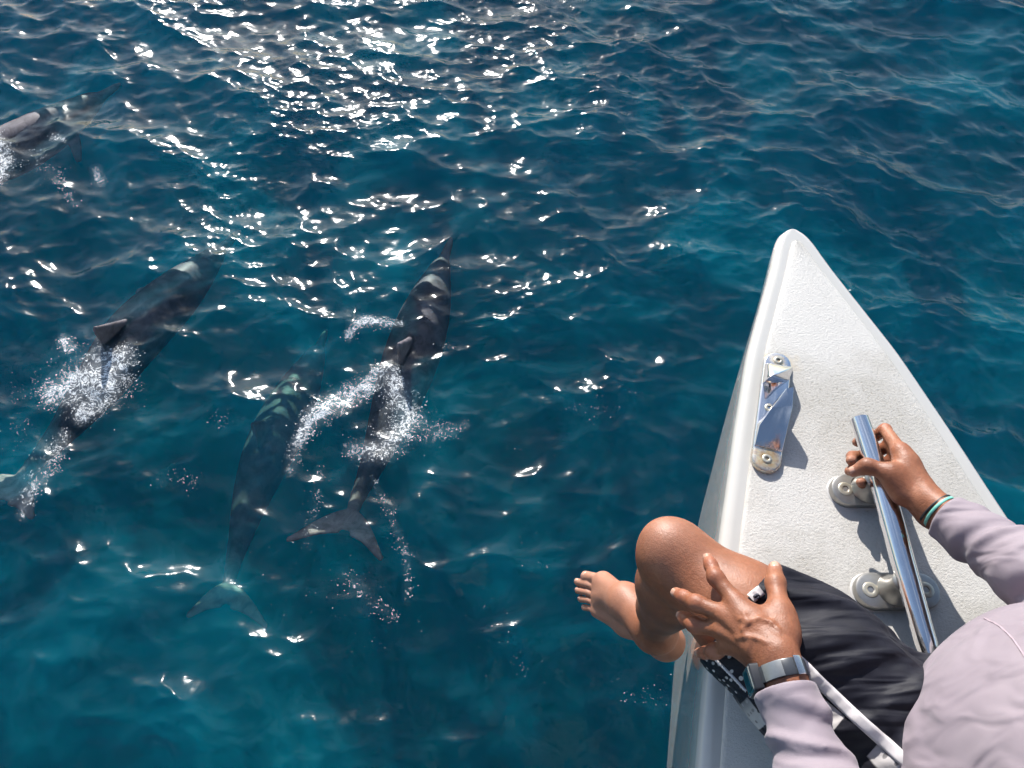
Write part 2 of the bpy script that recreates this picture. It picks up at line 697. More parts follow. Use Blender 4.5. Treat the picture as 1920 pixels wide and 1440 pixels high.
def nonskid_material():
    m, nt, nd, lk, b = new_mat('nonskid_deck')
    co = obj_coord(nt)
    n1 = noise(nt, 230.0, 4, 0.7, co, 0.1)
    n3 = noise(nt, 620.0, 2, 0.5, co)
    h = math_n(nt, 'ADD', n1.outputs['Fac'], math_n(nt, 'MULTIPLY', n3.outputs['Fac'], 0.35))
    nrm = bump(nt, h, 0.7, 0.0019)
    lk.new(nrm, b.inputs['Normal'])
    g1 = noise(nt, 4.2, 6, 0.62, co, 0.3)
    grime = ramp(nt, g1.outputs['Fac'], [(0.44, (0.0,) * 3), (0.64, (0.9,) * 3)])
    pits = ramp(nt, n1.outputs['Fac'], [(0.28, (1.0,) * 3), (0.47, (0.12,) * 3)])
    fac = math_n(nt, 'MULTIPLY', grime.outputs['Color'], math_n(nt, 'ADD', pits.outputs['Color'], 0.35))
    base = mixc(nt, fac, (0.59, 0.565, 0.525), (0.31, 0.28, 0.225))
    base = mixc(nt, math_n(nt, 'MULTIPLY', pits.outputs['Color'], 0.22), base, (0.39, 0.365, 0.33))
    # old rust bled out from under the fairlead, a weathered stain with its own outline
    mp = nt.nodes.new('ShaderNodeMapping')
    mp.inputs['Location'].default_value = (-0.486 / 0.055, -0.793 / 0.026, 0)
    mp.inputs['Scale'].default_value = (1 / 0.055, 1 / 0.026, 0)
    lk.new(co, mp.inputs['Vector'])
    ln = nd.new('ShaderNodeVectorMath')
    ln.operation = 'LENGTH'
    lk.new(mp.outputs[0], ln.inputs[0])
    wob = math_n(nt, 'ADD', ln.outputs['Value'], math_n(nt, 'MULTIPLY', noise(nt, 60.0, 4, 0.6, co).outputs['Fac'], 0.9))
    st = ramp(nt, math_n(nt, 'MULTIPLY', wob, 0.5), [(0.25, (0.8,) * 3), (0.75, (0.0,) * 3)])
    base = mixc(nt, st.outputs['Color'], base, (0.52, 0.36, 0.13))
    lk.new(base, b.inputs['Base Color'])
    b.inputs['Roughness'].default_value = 0.62
    return m


def build_boat():
    root = empty('boat', (BX, 0.0, DECK))
    tag(root, 'white fibreglass boat bow with non-skid deck, its point out over the sea', 'boat')
    ys = np.concatenate([TIP - np.array([0.0, 0.001, 0.003, 0.006, 0.011, 0.018, 0.028, 0.04]), np.linspace(TIP - 0.055, 0.0, 64), np.linspace(-0.1, -6.5, 40)])
    NU = 26
    verts, faces = [], []
    prof = []
    for y in ys:
        w = max(float(half_width(y)) if y > TIP - 0.07 else float(smooth_interp(y, _SH)), 0.0008)
        zk = float(smooth_interp(y, _KEEL, 9, min(0.12, TIP - y))) if y < TIP - 0.05 else float(keel_z(y))
        zk = min(zk, DECK - 0.03 - (TIP - y) * 0.5)
        r = min(0.018, w * 0.75)
        half = [(0.0, 0.0), (max(w - r - 0.02, 0) * 0.5, 0.0), (max(w - r - 0.012, 0), 0.0), (max(w - r - 0.004, 0), 0.0)]
        for a in (0, 20, 40, 60, 80, 90):
            half.append((w - r + r * math.sin(R(a)), -r + r * math.cos(R(a))))
        zs = DECK - r
        for u in np.linspace(0, 1, NU)[1:]:
            dz = -r - 0.002 - u * (zs - zk)
            hb = w * (1 - 0.05 * u) * (1 - u ** 1.3)
            # soft chine two thirds of the way down
            hb += 0.004 * math.exp(-((u - 0.6) / 0.06) ** 2) * min(1, w / 0.1)
            half.append((max(hb, min(0.010, w)) if u < 0.999 else 0.0, dz))
        prof.append(half)
    npf = len(prof[0])
    for y, half in zip(ys, prof):
        for s in (-1, 1):
            for (hx, dz) in half:
                verts.append((BX + s * hx, y, DECK + dz))
    for i in range(len(ys) - 1):
        for s in (0, 1):
            a, b = (i * 2 + s) * npf, ((i + 1) * 2 + s) * npf
            for j in range(npf - 1):
                f = [a + j, a + j + 1, b + j + 1, b + j]
                faces.append(f[::-1] if s == 0 else f)
    # transom
    e = (len(ys) - 1) * 2 * npf
    faces.append([e + j for j in range(npf)] + [e + npf + j for j in range(npf - 1, -1, -1)])
    import bmesh
    hull = mesh_obj('hull', verts, faces, gelcoat('white_gelcoat', (0.56, 0.54, 0.50), 0.16), root)
    bm = bmesh.new()
    bm.from_mesh(hull.data)
    bmesh.ops.remove_doubles(bm, verts=bm.verts, dist=0.0003)
    bmesh.ops.recalc_face_normals(bm, faces=bm.faces)
    bm.to_mesh(hull.data)
    bm.free()
    hull.data.polygons.foreach_set('use_smooth', np.ones(len(hull.data.polygons), bool))
    # the non-skid panel: a slightly raised sheet with a rounded rim
    v, f = [], []
    py = np.concatenate([TIP - np.array([0.036, 0.038, 0.042, 0.048, 0.057]), np.linspace(TIP - 0.073, 0.0, 70), np.linspace(-0.1, -6.3, 30)])
    NX = 12
    for i, y in enumerate(py):
        w = max(float(smooth_interp(y, _SH)) - 0.032, 0.001)
        tip = max(0.0, min(1.0, (TIP - 0.036 - y) / 0.025))
        w = min(w, 0.03 * math.sqrt(tip) + 0.001 + max(0, (TIP - 0.061 - y))) if y > TIP - 0.09 else w
        row = [(-w, -0.001), (-w, 0.0012), (-w + min(0.003, w * 0.3), 0.0030)]
        for t in np.linspace(-1, 1, NX):
            xx = t * (w - min(0.007, w * 0.5))
            row.append((xx, 0.0038 + 0.0015 * (1 - t * t)))
        row += [(w - min(0.003, w * 0.3), 0.0030), (w, 0.0012), (w, -0.001)]
        v += [(BX + a, y, DECK + z) for a, z in row]
    k = NX + 6
    for i in range(len(py) - 1):
        for j in range(k - 1):
            f.append([i * k + j, (i + 1) * k + j, (i + 1) * k + j + 1, i * k + j + 1])
    f.append(list(range(k))[::-1])
    mesh_obj('deck_panel', v, f, nonskid_material(), root)
    return root


boat = build_boat()
# ------------------------------------------------------------------ deck fittings, bolted to the boat
def steel(name, rough, rust=()):
    m, nt, nd, lk, b = new_mat(name)
    co = obj_coord(nt)
    b.inputs['Metallic'].default_value = 1.0
    base = (0.74, 0.73, 0.74)
    n = noise(nt, 55.0, 4, 0.6, co)
    rr = ramp(nt, n.outputs['Fac'], [(0.35, (rough,) * 3), (0.7, (rough * 2.2,) * 3)])
    fac = None
    for (p, r) in rust:
        ds = nd.new('ShaderNodeVectorMath')
        ds.operation = 'DISTANCE'
        lk.new(co, ds.inputs[0])
        ds.inputs[1].default_value = tuple(p)
        w = math_n(nt, 'ADD', math_n(nt, 'DIVIDE', ds.outputs['Value'], r), math_n(nt, 'MULTIPLY', noise(nt, 90.0, 4, 0.65, co).outputs['Fac'], 0.9))
        k = ramp(nt, math_n(nt, 'MULTIPLY', w, 0.5), [(0.52, (0.85,) * 3), (0.80, (0.0,) * 3)]).outputs['Color']
        fac = k if fac is None else math_n(nt, 'MAXIMUM', fac, k)
    if fac is not None:
        tint = ramp(nt, noise(nt, 120.0, 3, 0.6, co).outputs['Fac'], [(0.35, (0.62, 0.52, 0.30)), (0.6, (0.50, 0.30, 0.10)), (0.75, (0.16, 0.07, 0.03))])
        lk.new(mixc(nt, fac, base, tint.outputs['Color']), b.inputs['Base Color'])
        lk.new(math_n(nt, 'SUBTRACT', 1.0, math_n(nt, 'MULTIPLY', fac, 0.75)), b.inputs['Metallic'])
        lk.new(math_n(nt, 'ADD', rr.outputs['Color'], math_n(nt, 'MULTIPLY', fac, 0.3)), b.inputs['Roughness'])
    else:
        b.inputs['Base Color'].default_value = (*base, 1)
        lk.new(rr.outputs['Color'], b.inputs['Roughness'])
    lk.new(bump(nt, noise(nt, 30.0, 3, 0.5, co).outputs['Fac'], 0.08, 0.002), b.inputs['Normal'])
    return m


def plain(name, col, rough=0.5, metal=0.0, coat=0.0):
    m, nt, nd, lk, b = new_mat(name)
    co = obj_coord(nt)
    n = noise(nt, 70.0, 4, 0.6, co)
    r = ramp(nt, n.outputs['Fac'], [(0.3, tuple(c * 0.82 for c in col)), (0.72, col)])
    lk.new(r.outputs['Color'], b.inputs['Base Color'])
    b.inputs['Roughness'].default_value = rough
    b.inputs['Metallic'].default_value = metal
    b.inputs['Coat Weight'].default_value = coat
    return m


M_WEATHERED = plain('weathered_alloy', (0.40, 0.385, 0.36), 0.36, 0.85)
M_SCREW = plain('screw_steel', (0.62, 0.57, 0.46), 0.35, 0.7)
M_SOCKET = plain('screw_socket', (0.05, 0.03, 0.02), 0.8)
M_POLISHED = steel('polished_steel', 0.09)


def stadium(mb, c, half_len, half_w, ang, layers):
    """layers: (inset, z) outlines of a stadium stacked upwards and closed on top."""
    ca, sa = math.cos(ang), math.sin(ang)
    loops = []
    for ins, z in layers:
        r, hl = half_w - ins, half_len - half_w
        lp = []
        for s in (1, -1):
            for a in np.linspace(-90, 90, 13):
                u = s * (hl + r * math.cos(R(a)))
                w = s * r * math.sin(R(a))
                lp.append((c[0] + ca * u - sa * w, c[1] + sa * u + ca * w, c[2] + z))
        loops.append(lp)
    n = len(loops[0])
    v = [q for lp in loops for q in lp]
    f = [[i * n + j, i * n + (j + 1) % n, (i + 1) * n + (j + 1) % n, (i + 1) * n + j] for i in range(len(loops) - 1) for j in range(n)]
    f.append([(len(loops) - 1) * n + j for j in range(n)])
    f.append(list(range(n))[::-1])
    mb.add(v, f)


def add_screw(parent, c, r=0.0105):
    v, f = [], []
    seg = 18
    prof = [(r * 1.0, -0.002), (r, 0.0006), (r * 0.93, 0.0012), (r * 0.45, 0.0016), (r * 0.40, 0.0012), (r * 0.36, -0.0025), (0.0003, -0.0028)]
    for pr, ph in prof:
        for j in range(seg):
            a = 2 * math.pi * j / seg
            rr = pr * (1 + 0.06 * math.cos(6 * a)) if pr < r * 0.5 else pr
            v.append((c[0] + rr * math.cos(a), c[1] + rr * math.sin(a), c[2] + ph))
    for i in range(len(prof) - 1):
        for j in range(seg):
            f.append([i * seg + j, i * seg + (j + 1) % seg, (i + 1) * seg + (j + 1) % seg, (i + 1) * seg + j])
    o = mesh_obj('screw', v, np.array(f), None, parent, mats=[M_SCREW, M_SOCKET])
    mi = [1 if (k // seg) >= 4 else 0 for k in range(len(f))]
    o.data.polygons.foreach_set('material_index', mi)
    return o


def build_fairlead():
    top, bot = at(1457, 668, DECK), at(1431, 890, DECK)
    ax = unit((top - bot)[:2].tolist() + [0])
    ang = math.atan2(ax[1], ax[0])
    side = np.array([ax[1], -ax[0], 0])          # to starboard
    L = np.linalg.norm((top - bot)[:2])
    mid = (top + bot) / 2 + np.array([0, 0, 0.0045])
    hw = 0.0255
    scr = [bot + ax * 0.024, bot + ax * (L * 0.5) - side * 0.006, top - ax * 0.02]
    scr = [np.array([q[0], q[1], DECK + 0.0045]) for q in scr]
    m = steel('fairlead_steel', 0.07, [(scr[0], 0.030), (scr[2], 0.018)])
    mb = MB()
    stadium(mb, mid, L / 2, hw, ang, [(0.0, -0.003), (0.0, 0.006), (0.0012, 0.0085), (0.004, 0.0098)])
    body = mb.build('fairlead', m, boat)
    auto_smooth(body, 40)
    body['label'] = 'polished steel bow fairlead with two horns and rust stains'

    def horn(rows, flip):
        import bmesh
        org, d = (top, -ax) if flip else (bot, ax)
        bm = bmesh.new()
        for u, w, z in rows:
            q = org + d * u + side * w
            bm.verts.new((q[0], q[1], DECK + 0.0045 + z))
        bmesh.ops.convex_hull(bm, input=bm.verts)
        bmesh.ops.dissolve_limit(bm, angle_limit=R(6), verts=bm.verts, edges=bm.edges)
        bmesh.ops.bevel(bm, geom=bm.edges[:], offset=0.0034, segments=3, profile=0.6, affect='EDGES', clamp_overlap=True)
        bmesh.ops.recalc_face_normals(bm, faces=bm.faces)
        me = bpy.data.meshes.new('horn')
        bm.to_mesh(me)
        bm.free()
        v = np.array([q.co[:] for q in me.vertices])
        f = [list(p.vertices) for p in me.polygons]
        bpy.data.meshes.remove(me)
        auto_smooth(mesh_obj('horn', v, f, m, body), 28)

    horn([(0.044, -0.0235, 0.006), (0.044, 0.0235, 0.006), (0.044, -0.0235, 0.012), (0.044, 0.0235, 0.012), (0.120, 0.0235, 0.006), (0.092, -0.0235, 0.006),
          (0.074, -0.0235, 0.030), (0.104, -0.010, 0.048), (0.074, 0.0235, 0.032), (0.142, 0.008, 0.060), (0.148, 0.020, 0.060), (0.112, 0.0235, 0.052), (0.136, 0.0235, 0.036)], False)
    horn([(0.034, -0.0235, 0.006), (0.034, 0.0235, 0.006), (0.034, -0.0235, 0.013), (0.034, 0.0235, 0.013), (0.060, 0.0235, 0.006), (0.078, -0.0235, 0.006),
          (0.050, -0.0235, 0.036), (0.046, 0.0225, 0.036), (0.092, -0.0225, 0.052), (0.084, -0.010, 0.054)], True)
    for q in scr:
        add_screw(body, q + np.array([0, 0, 0.0102]), 0.0085)


BAR_Z = DECK + 0.066


def build_cleat():
    pts_px = [(1611, 784), (1652, 905), (1692, 1050), (1743, 1228)]
    P = [at(x, y, BAR_Z) for x, y in pts_px]
    pts, rad = [], []
    N = 26
    for i in range(N + 1):
        t = i / N
        u = t * 3
        k = min(int(u), 2)
        q = P[k] + (P[k + 1] - P[k]) * (u - k)
        pts.append(q)
        rad.append(0.0148 + 0.0028 * math.sin(math.pi * min(1, t * 1.1)) + 0.0006 * t)
    rad[0] *= 0.86
    rad[-1] *= 0.86
    pts.insert(1, pts[0] + (pts[1] - pts[0]) * 0.12)
    rad.insert(1, 0.0148)
    mb = MB()
    mb.tube(pts, rad, 28)
    bar = mb.build('mooring_cleat', M_POLISHED, boat)
    auto_smooth(bar, 40)
    bar['label'] = 'polished steel mooring cleat bar on two pedestals'
    global BAR_PTS
    BAR_PTS = np.array(pts)
    for (py, lx, rx) in ((926, 1586, None), (1113, 1632, 1725)):
        sl = at(lx, py, DECK)
        y = sl[1]
        bx = np.interp(-y, -BAR_PTS[:, 1], BAR_PTS[:, 0])
        cx = BX + 0.008
        c = np.array([cx, y, DECK])
        mb = MB()
        stadium(mb, c, 0.0690, 0.0318, 0, [(-0.002, 0.003), (0.0, 0.0052), (0.002, 0.0064)])
        pad = mb.build('sealant_bed', gelcoat('sealant', (0.56, 0.54, 0.51), 0.4), bar)
        auto_smooth(pad, 40)
        mb = MB()
        stadium(mb, c, 0.066, 0.029, 0, [(0.0, 0.006), (0.0, 0.015), (0.0015, 0.0185), (0.005, 0.0198)])
        fl = mb.build('flange', M_WEATHERED, bar)
        auto_smooth(fl, 40)
        mb = MB()
        prof, n = [], 14
        for i in range(n + 1):
            t = i / n
            prof.append((0.019 + 0.010 * (1 - t) ** 3 + 0.003 * t ** 3, 0.018 + t * (BAR_Z - DECK - 0.020)))
        mb.lathe(prof, 24, Matrix.Translation(Vector((bx, y, DECK))), 1.0, 0.92)
        mb.build('pedestal', M_WEATHERED, bar)
        for sx in (-1, 1):
            add_screw(bar, np.array([cx + sx * 0.043, y, DECK + 0.0195]), 0.0125)


build_fairlead()
build_cleat()
# ------------------------------------------------------------------ dolphins
def dolphin_material():
    m, nt, nd, lk, b = new_mat('dolphin_skin')
    at_ = nd.new('ShaderNodeAttribute')
    at_.attribute_name = 'pigment_and_sun'
    sep = nd.new('ShaderNodeSeparateColor')
    lk.new(at_.outputs['Color'], sep.inputs['Color'])
    co = obj_coord(nt)
    n = noise(nt, 13.0, 6, 0.66, co, 0.8)
    mott = ramp(nt, n.outputs['Fac'], [(0.35, (0.6,) * 3), (0.7, (1.5,) * 3)])
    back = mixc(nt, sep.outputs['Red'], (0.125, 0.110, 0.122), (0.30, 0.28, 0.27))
    tail = mixc(nt, sep.outputs['Green'], back, (0.40, 0.30, 0.27))  # lighter fluke colour stands in for their tilt to the sun
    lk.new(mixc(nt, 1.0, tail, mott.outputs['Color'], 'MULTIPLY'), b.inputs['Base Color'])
    b.inputs['Roughness'].default_value = 0.5
    b.inputs['Specular IOR Level'].default_value = 0.3
    return m


M_DOLPHIN = dolphin_material()
_DR = np.array([(0.0, .014), (.03, .021), (.065, .027), (.085, .034), (.105, .052), (.135, .074), (.18, .098), (.24, .124), (.32, .148), (.40, .160), (.47, .160), (.55, .146),
                (.64, .120), (.73, .088), (.80, .063), (.86, .045), (.91, .033), (.955, .026)])


def spline(pts, n=200):
    pts = np.asarray(pts, float)
    P = np.vstack([2 * pts[0] - pts[1], pts, 2 * pts[-1] - pts[-2]])
    out = []
    m = len(pts) - 1
    for i in range(m):
        p0, p1, p2, p3 = P[i:i + 4]
        for t in np.linspace(0, 1, n // m, endpoint=False):
            out.append(0.5 * ((2 * p1) + (-p0 + p2) * t + (2 * p0 - 5 * p1 + 4 * p2 - p3) * t * t + (-p0 + 3 * p1 - 3 * p2 + p3) * t ** 3))
    out.append(pts[-1])
    out = np.array(out)
    s = np.concatenate([[0], np.cumsum(np.linalg.norm(np.diff(out, axis=0), axis=1))])
    return out, s / s[-1], s[-1]


def build_dolphin(path, label, roll=0.0, fluke=(), fl_tilt=0.0, pect=(1, 1), girth=0.93, vox=0.0085):
    path = [np.asarray(q, float) for q in path]
    lift = []
    for q in path:                                    # the animals ride with the swell above them
        ox, oy = np.meshgrid(np.linspace(-.3, .3, 7), np.linspace(-.3, .3, 7))
        lift.append(sea_height(q[0] + ox.ravel(), q[1] + oy.ravel()).mean())
    path = [q + (CAM - q) * (l / (CAM[2] - q[2])) for q, l in zip(path, lift)]
    out, s, L = spline(path)

    def pos(u):
        return np.array([np.interp(u, s, out[:, i]) for i in range(3)])

    def frame(u):
        t = unit(pos(min(u + 0.02, 1)) - pos(max(u - 0.02, 0)))          # towards the tail
        side = unit(np.cross(t, [0, 0, 1]))                               # port side of the animal is -side
        up = np.cross(side, t)
        c, q = math.cos(roll), math.sin(roll)
        return t, side * c + up * q, up * c - side * q

    k = L / 1.95 * girth
    pr = []
    us = np.concatenate([np.linspace(0, 0.1, 7), np.linspace(0.12, 0.955, 26)])
    P = [pos(u * 1.0) for u in us]
    rd = [np.interp(u, _DR[:, 0], _DR[:, 1]) * k for u in us]
    pr += chain(P, rd, 0.02)
    t, sd, up = frame(0.14)
    pr.append(ell(pos(0.135) + up * 0.012 * k, (t, sd, up), (0.10 * k, 0.062 * k, 0.062 * k), 0.03))      # melon
    t, sd, up = frame(0.85)
    for u in (0.74, 0.82, 0.89):                                          # keel of the tail stock
        t, sd, up = frame(u)
        r = np.interp(u, _DR[:, 0], _DR[:, 1]) * k
        pr.append(ell(pos(u), (t, sd, up), (0.10, r * 0.55, r * 1.35), 0.03))
    # dorsal fin, swept back
    t, sd, up = frame(0.50)
    b0 = pos(0.43) + up * 0.135 * k
    for h in np.linspace(0, 1, 22):
        le = b0 + t * (0.02 + 0.205 * h ** 0.95) * k + up * (0.235 * h) * k
        ch = (0.235 * (1 - h) ** 0.9 + 0.004) * k
        te = le + t * ch * (1.0 - 0.12 * math.sin(math.pi * h)) + up * 0.012 * h
        pr.append(cone(le, te, (0.017 - 0.0105 * h) * k, 0.006, 0.018))
    # flippers
    for sgn, on in ((-1, pect[0]), (1, pect[1])):
        if not on:
            continue
        t, sd, up = frame(0.25)
        r = np.interp(0.25, _DR[:, 0], _DR[:, 1]) * k
        b0 = pos(0.25) + sd * sgn * r * 0.75 - up * r * 0.35
        for h in np.linspace(0, 1, 18):
            le = b0 + (sd * sgn * 0.86 - up * 0.32) * (0.21 * h) * k + t * (-0.03 + 0.13 * h ** 1.4) * k
            ch = (0.085 * math.sqrt(max(0, 1 - h * 0.96)) + 0.008) * k
            pr.append(cone(le, le + t * ch, 0.011 * k, 0.0065, 0.012))
    # flukes
    t, sd, up = frame(0.95)
    c0 = pos(0.945)
    if len(fluke):
        tips = [np.asarray(q, float) for q in fluke]
    else:
        tips = [c0 + t * 0.13 * k + sd * sgn * 0.24 * k + up * fl_tilt * sgn for sgn in (-1, 1)]
    for tip in tips:
        sp = tip - c0
        back = unit(t)
        for h in np.linspace(0, 1, 30):
            le = c0 + sp * h - back * (0.045 * math.sin(math.pi * min(1, h * 1.05)) * k) * (1 - 0.3 * h)
            ch = (0.135 * (1 - h ** 1.3) ** 0.9 + 0.012) * k
            if h < 0.12:
                ch *= 0.8
            pr.append(cone(le, le + back * ch, (0.015 - 0.006 * h) * k, 0.0065, 0.012))
    v, f = implicit_mesh(pr, vox, smooth=2)
    root = empty('dolphin', tuple(pos(0.45)))
    tag(root, label, 'dolphin', 'dolphins swimming beside the bow')
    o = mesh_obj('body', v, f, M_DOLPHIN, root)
    # pigment: pale belly (red), tail flukes painted as if sunlit, brownish beak (green)
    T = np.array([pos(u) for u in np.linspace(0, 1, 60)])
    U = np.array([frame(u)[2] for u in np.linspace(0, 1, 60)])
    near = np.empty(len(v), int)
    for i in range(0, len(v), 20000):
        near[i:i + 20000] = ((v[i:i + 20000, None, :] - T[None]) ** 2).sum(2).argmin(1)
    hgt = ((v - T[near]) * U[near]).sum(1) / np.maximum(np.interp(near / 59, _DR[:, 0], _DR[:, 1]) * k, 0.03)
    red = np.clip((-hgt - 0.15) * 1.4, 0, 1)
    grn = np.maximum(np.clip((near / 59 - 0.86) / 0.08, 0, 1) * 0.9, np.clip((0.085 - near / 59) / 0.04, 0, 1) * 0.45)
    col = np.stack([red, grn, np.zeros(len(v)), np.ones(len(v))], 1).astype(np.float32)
    ca = o.data.color_attributes.new('pigment_and_sun', 'FLOAT_COLOR', 'POINT')
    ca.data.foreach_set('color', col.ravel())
    t, sd, up = frame(0.125)
    for sgn in (-1, 1):
        mb = MB()
        mb.lathe([(0.0005, -0.006), (0.006, -0.004), (0.008, 0.0), (0.006, 0.004), (0.0005, 0.006)], 10,
                 Matrix.Translation(Vector(pos(0.135) + sd * sgn * 0.072 * k - up * 0.012)))
        mb.build('eye', M_EYE, root)
    return root, pos, frame


M_EYE = plain('dolphin_eye', (0.015, 0.012, 0.012), 0.15)
DOL = {}
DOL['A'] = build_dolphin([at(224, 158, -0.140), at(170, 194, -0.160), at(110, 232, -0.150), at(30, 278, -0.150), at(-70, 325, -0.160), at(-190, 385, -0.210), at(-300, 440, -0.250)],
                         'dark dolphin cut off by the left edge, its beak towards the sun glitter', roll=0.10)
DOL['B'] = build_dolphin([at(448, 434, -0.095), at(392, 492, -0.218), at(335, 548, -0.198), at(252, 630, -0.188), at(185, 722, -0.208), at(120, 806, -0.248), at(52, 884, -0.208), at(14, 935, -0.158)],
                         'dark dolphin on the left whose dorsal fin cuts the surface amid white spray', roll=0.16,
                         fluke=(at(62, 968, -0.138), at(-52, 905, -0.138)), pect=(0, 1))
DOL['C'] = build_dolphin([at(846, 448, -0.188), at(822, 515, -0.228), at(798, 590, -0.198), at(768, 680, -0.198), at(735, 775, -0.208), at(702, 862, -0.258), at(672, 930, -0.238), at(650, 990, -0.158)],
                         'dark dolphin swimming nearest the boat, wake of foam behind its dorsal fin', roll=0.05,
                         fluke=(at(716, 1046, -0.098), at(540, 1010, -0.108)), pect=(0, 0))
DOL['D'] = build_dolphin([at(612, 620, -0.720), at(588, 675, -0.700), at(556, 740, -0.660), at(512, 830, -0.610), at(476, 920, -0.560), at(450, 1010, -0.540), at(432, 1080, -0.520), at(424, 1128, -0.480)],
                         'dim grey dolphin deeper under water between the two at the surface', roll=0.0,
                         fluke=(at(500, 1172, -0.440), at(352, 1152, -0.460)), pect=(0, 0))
# ------------------------------------------------------------------ the person astride the bow
def V(*a):
    return np.array(a, float)


# joints (metres, world)
K_L = at(1268, 1046, 2.405)                      # left knee
H_L = K_L + unit(V(0.296, -0.292, 0.02)) * 0.425  # left hip
PEL = H_L + V(0.060, 0.038, 0.012)
H_R = H_L + V(0.125, 0.072, -0.012)
K_R = H_R + unit(V(0.985, 0.12, -0.02)) * 0.425
A_L = at(1228, 1183, 1.985)
HEEL_L = at(1248, 1203, 1.915)
A_R = K_R + V(0.02, 0.03, -0.41)
FN, FL, FU = unit(V(-0.70, 0.71, 0)), unit(V(-0.71, -0.70, 0)), V(0, 0, 1)   # chest faces FN, FL is its left
CHE = V(PEL[0] - 0.012, PEL[1] - 0.085, 2.69)
NECK = V(PEL[0] - 0.020, PEL[1] - 0.125, 2.89)
S_L = NECK + FL * 0.170 + V(0, 0, -0.055)
S_R = NECK - FL * 0.170 + V(0, 0, -0.055)
HEAD = NECK + V(-0.02, 0.03, 0.16)

# ---- left leg
leg_l = chain([H_L, H_L + (K_L - H_L) * 0.35, H_L + (K_L - H_L) * 0.72, K_L + V(0, 0, -0.005)], [0.088, 0.082, 0.069, 0.051], 0.03)
thigh_ax = unit(K_L - H_L)
leg_l += [ell(K_L + V(-0.012, 0.014, 0.014), (thigh_ax, np.cross(thigh_ax, FU), FU), (0.040, 0.037, 0.036), 0.025)]        # kneecap
shin = A_L - K_L
leg_l += chain([K_L + V(0, 0, -0.01), K_L + shin * 0.28, K_L + shin * 0.62, A_L], [0.048, 0.046, 0.038, 0.030], 0.03)
calf_back = unit(-thigh_ax * V(1, 1, 0))
leg_l += [ell(K_L + shin * 0.30 + calf_back * 0.022, (calf_back, np.cross(calf_back, FU), unit(shin)), (0.044, 0.046, 0.125), 0.04)]
# foot, hanging toes-down
mtp = [at(1131, 1090, 1.822), at(1125, 1106, 1.818), at(1121, 1119, 1.812), at(1118, 1132, 1.804), at(1119, 1147, 1.794)]
tips = [at(1099, 1081, 1.790), at(1083, 1091, 1.770), at(1084, 1107, 1.766), at(1089, 1123, 1.764), at(1096, 1139, 1.764)]
mid = sum(mtp) / 5
instep = at(1172, 1123, 1.925)
leg_l += [cone(HEEL_L, HEEL_L * 0.5 + A_L * 0.5, 0.030, 0.031, 0.03)]
leg_l += chain([A_L, instep, mtp[0]], [0.033, 0.027, 0.0175], 0.03)
leg_l += chain([A_L, instep + V(0.004, -0.012, -0.006), mtp[2]], [0.033, 0.026, 0.0145], 0.03)
leg_l += chain([HEEL_L, HEEL_L * 0.45 + mtp[4] * 0.55 + V(0, 0, 0.004), mtp[4]], [0.029, 0.021, 0.0135], 0.03)
leg_l += chain([HEEL_L, mtp[0] + V(0, 0, -0.004)], [0.024, 0.0145], 0.03)
toe_r = [0.0130, 0.0085, 0.0080, 0.0077, 0.0074]
TOES = []
for a, b, r in zip(mtp, tips, toe_r):
    m_ = a * 0.45 + b * 0.55 + V(0, 0, 0.007)
    leg_l += chain([a, m_, b], [r * 0.95, r * 0.85, r], 0.003)
    TOES.append((a, m_, b, r))
for q in ((at(1150, 1108, 1.875), at(1126, 1090, 1.838)), (at(1162, 1128, 1.90), at(1120, 1117, 1.824)), (at(1165, 1140, 1.90), at(1120, 1131, 1.815))):
    leg_l += [cone(instep + V(0, 0, 0.022), q[1], 0.005, 0.004, 0.012)]   # tendons of the instep

# ---- right leg, hanging over the starboard side
leg_r = chain([H_R, H_R + (K_R - H_R) * 0.4, K_R], [0.088, 0.080, 0.058], 0.03)
leg_r += [ell(K_R + V(0.02, 0.005, 0.015), (V(1, 0, 0), V(0, 1, 0), FU), (0.044, 0.044, 0.04), 0.03)]
sh = A_R - K_R
leg_r += chain([K_R, K_R + sh * 0.3, K_R + sh * 0.65, A_R], [0.053, 0.051, 0.040, 0.031], 0.03)
leg_r += [ell(K_R + sh * 0.3 + V(-0.022, 0, 0), (V(1, 0, 0), V(0, 1, 0), unit(sh)), (0.047, 0.05, 0.125), 0.04)]
rh = A_R + V(-0.03, -0.01, -0.06)
rt = A_R + V(0.11, 0.05, -0.16)
leg_r += [cone(rh, A_R, 0.03, 0.031, 0.03)]
for i, w in enumerate((-0.034, -0.016, 0.0, 0.015, 0.030)):
    sd_ = unit(V(-0.4, 0.9, 0)) * -w
    b_ = rt + sd_
    leg_r += chain([A_R + V(0.02, 0.01, -0.01), b_], [0.03, 0.014], 0.03)
    leg_r += chain([b_, b_ + unit(rt - rh) * (0.042 - 0.004 * i)], [toe_r[i] * 0.95, toe_r[i]], 0.006)

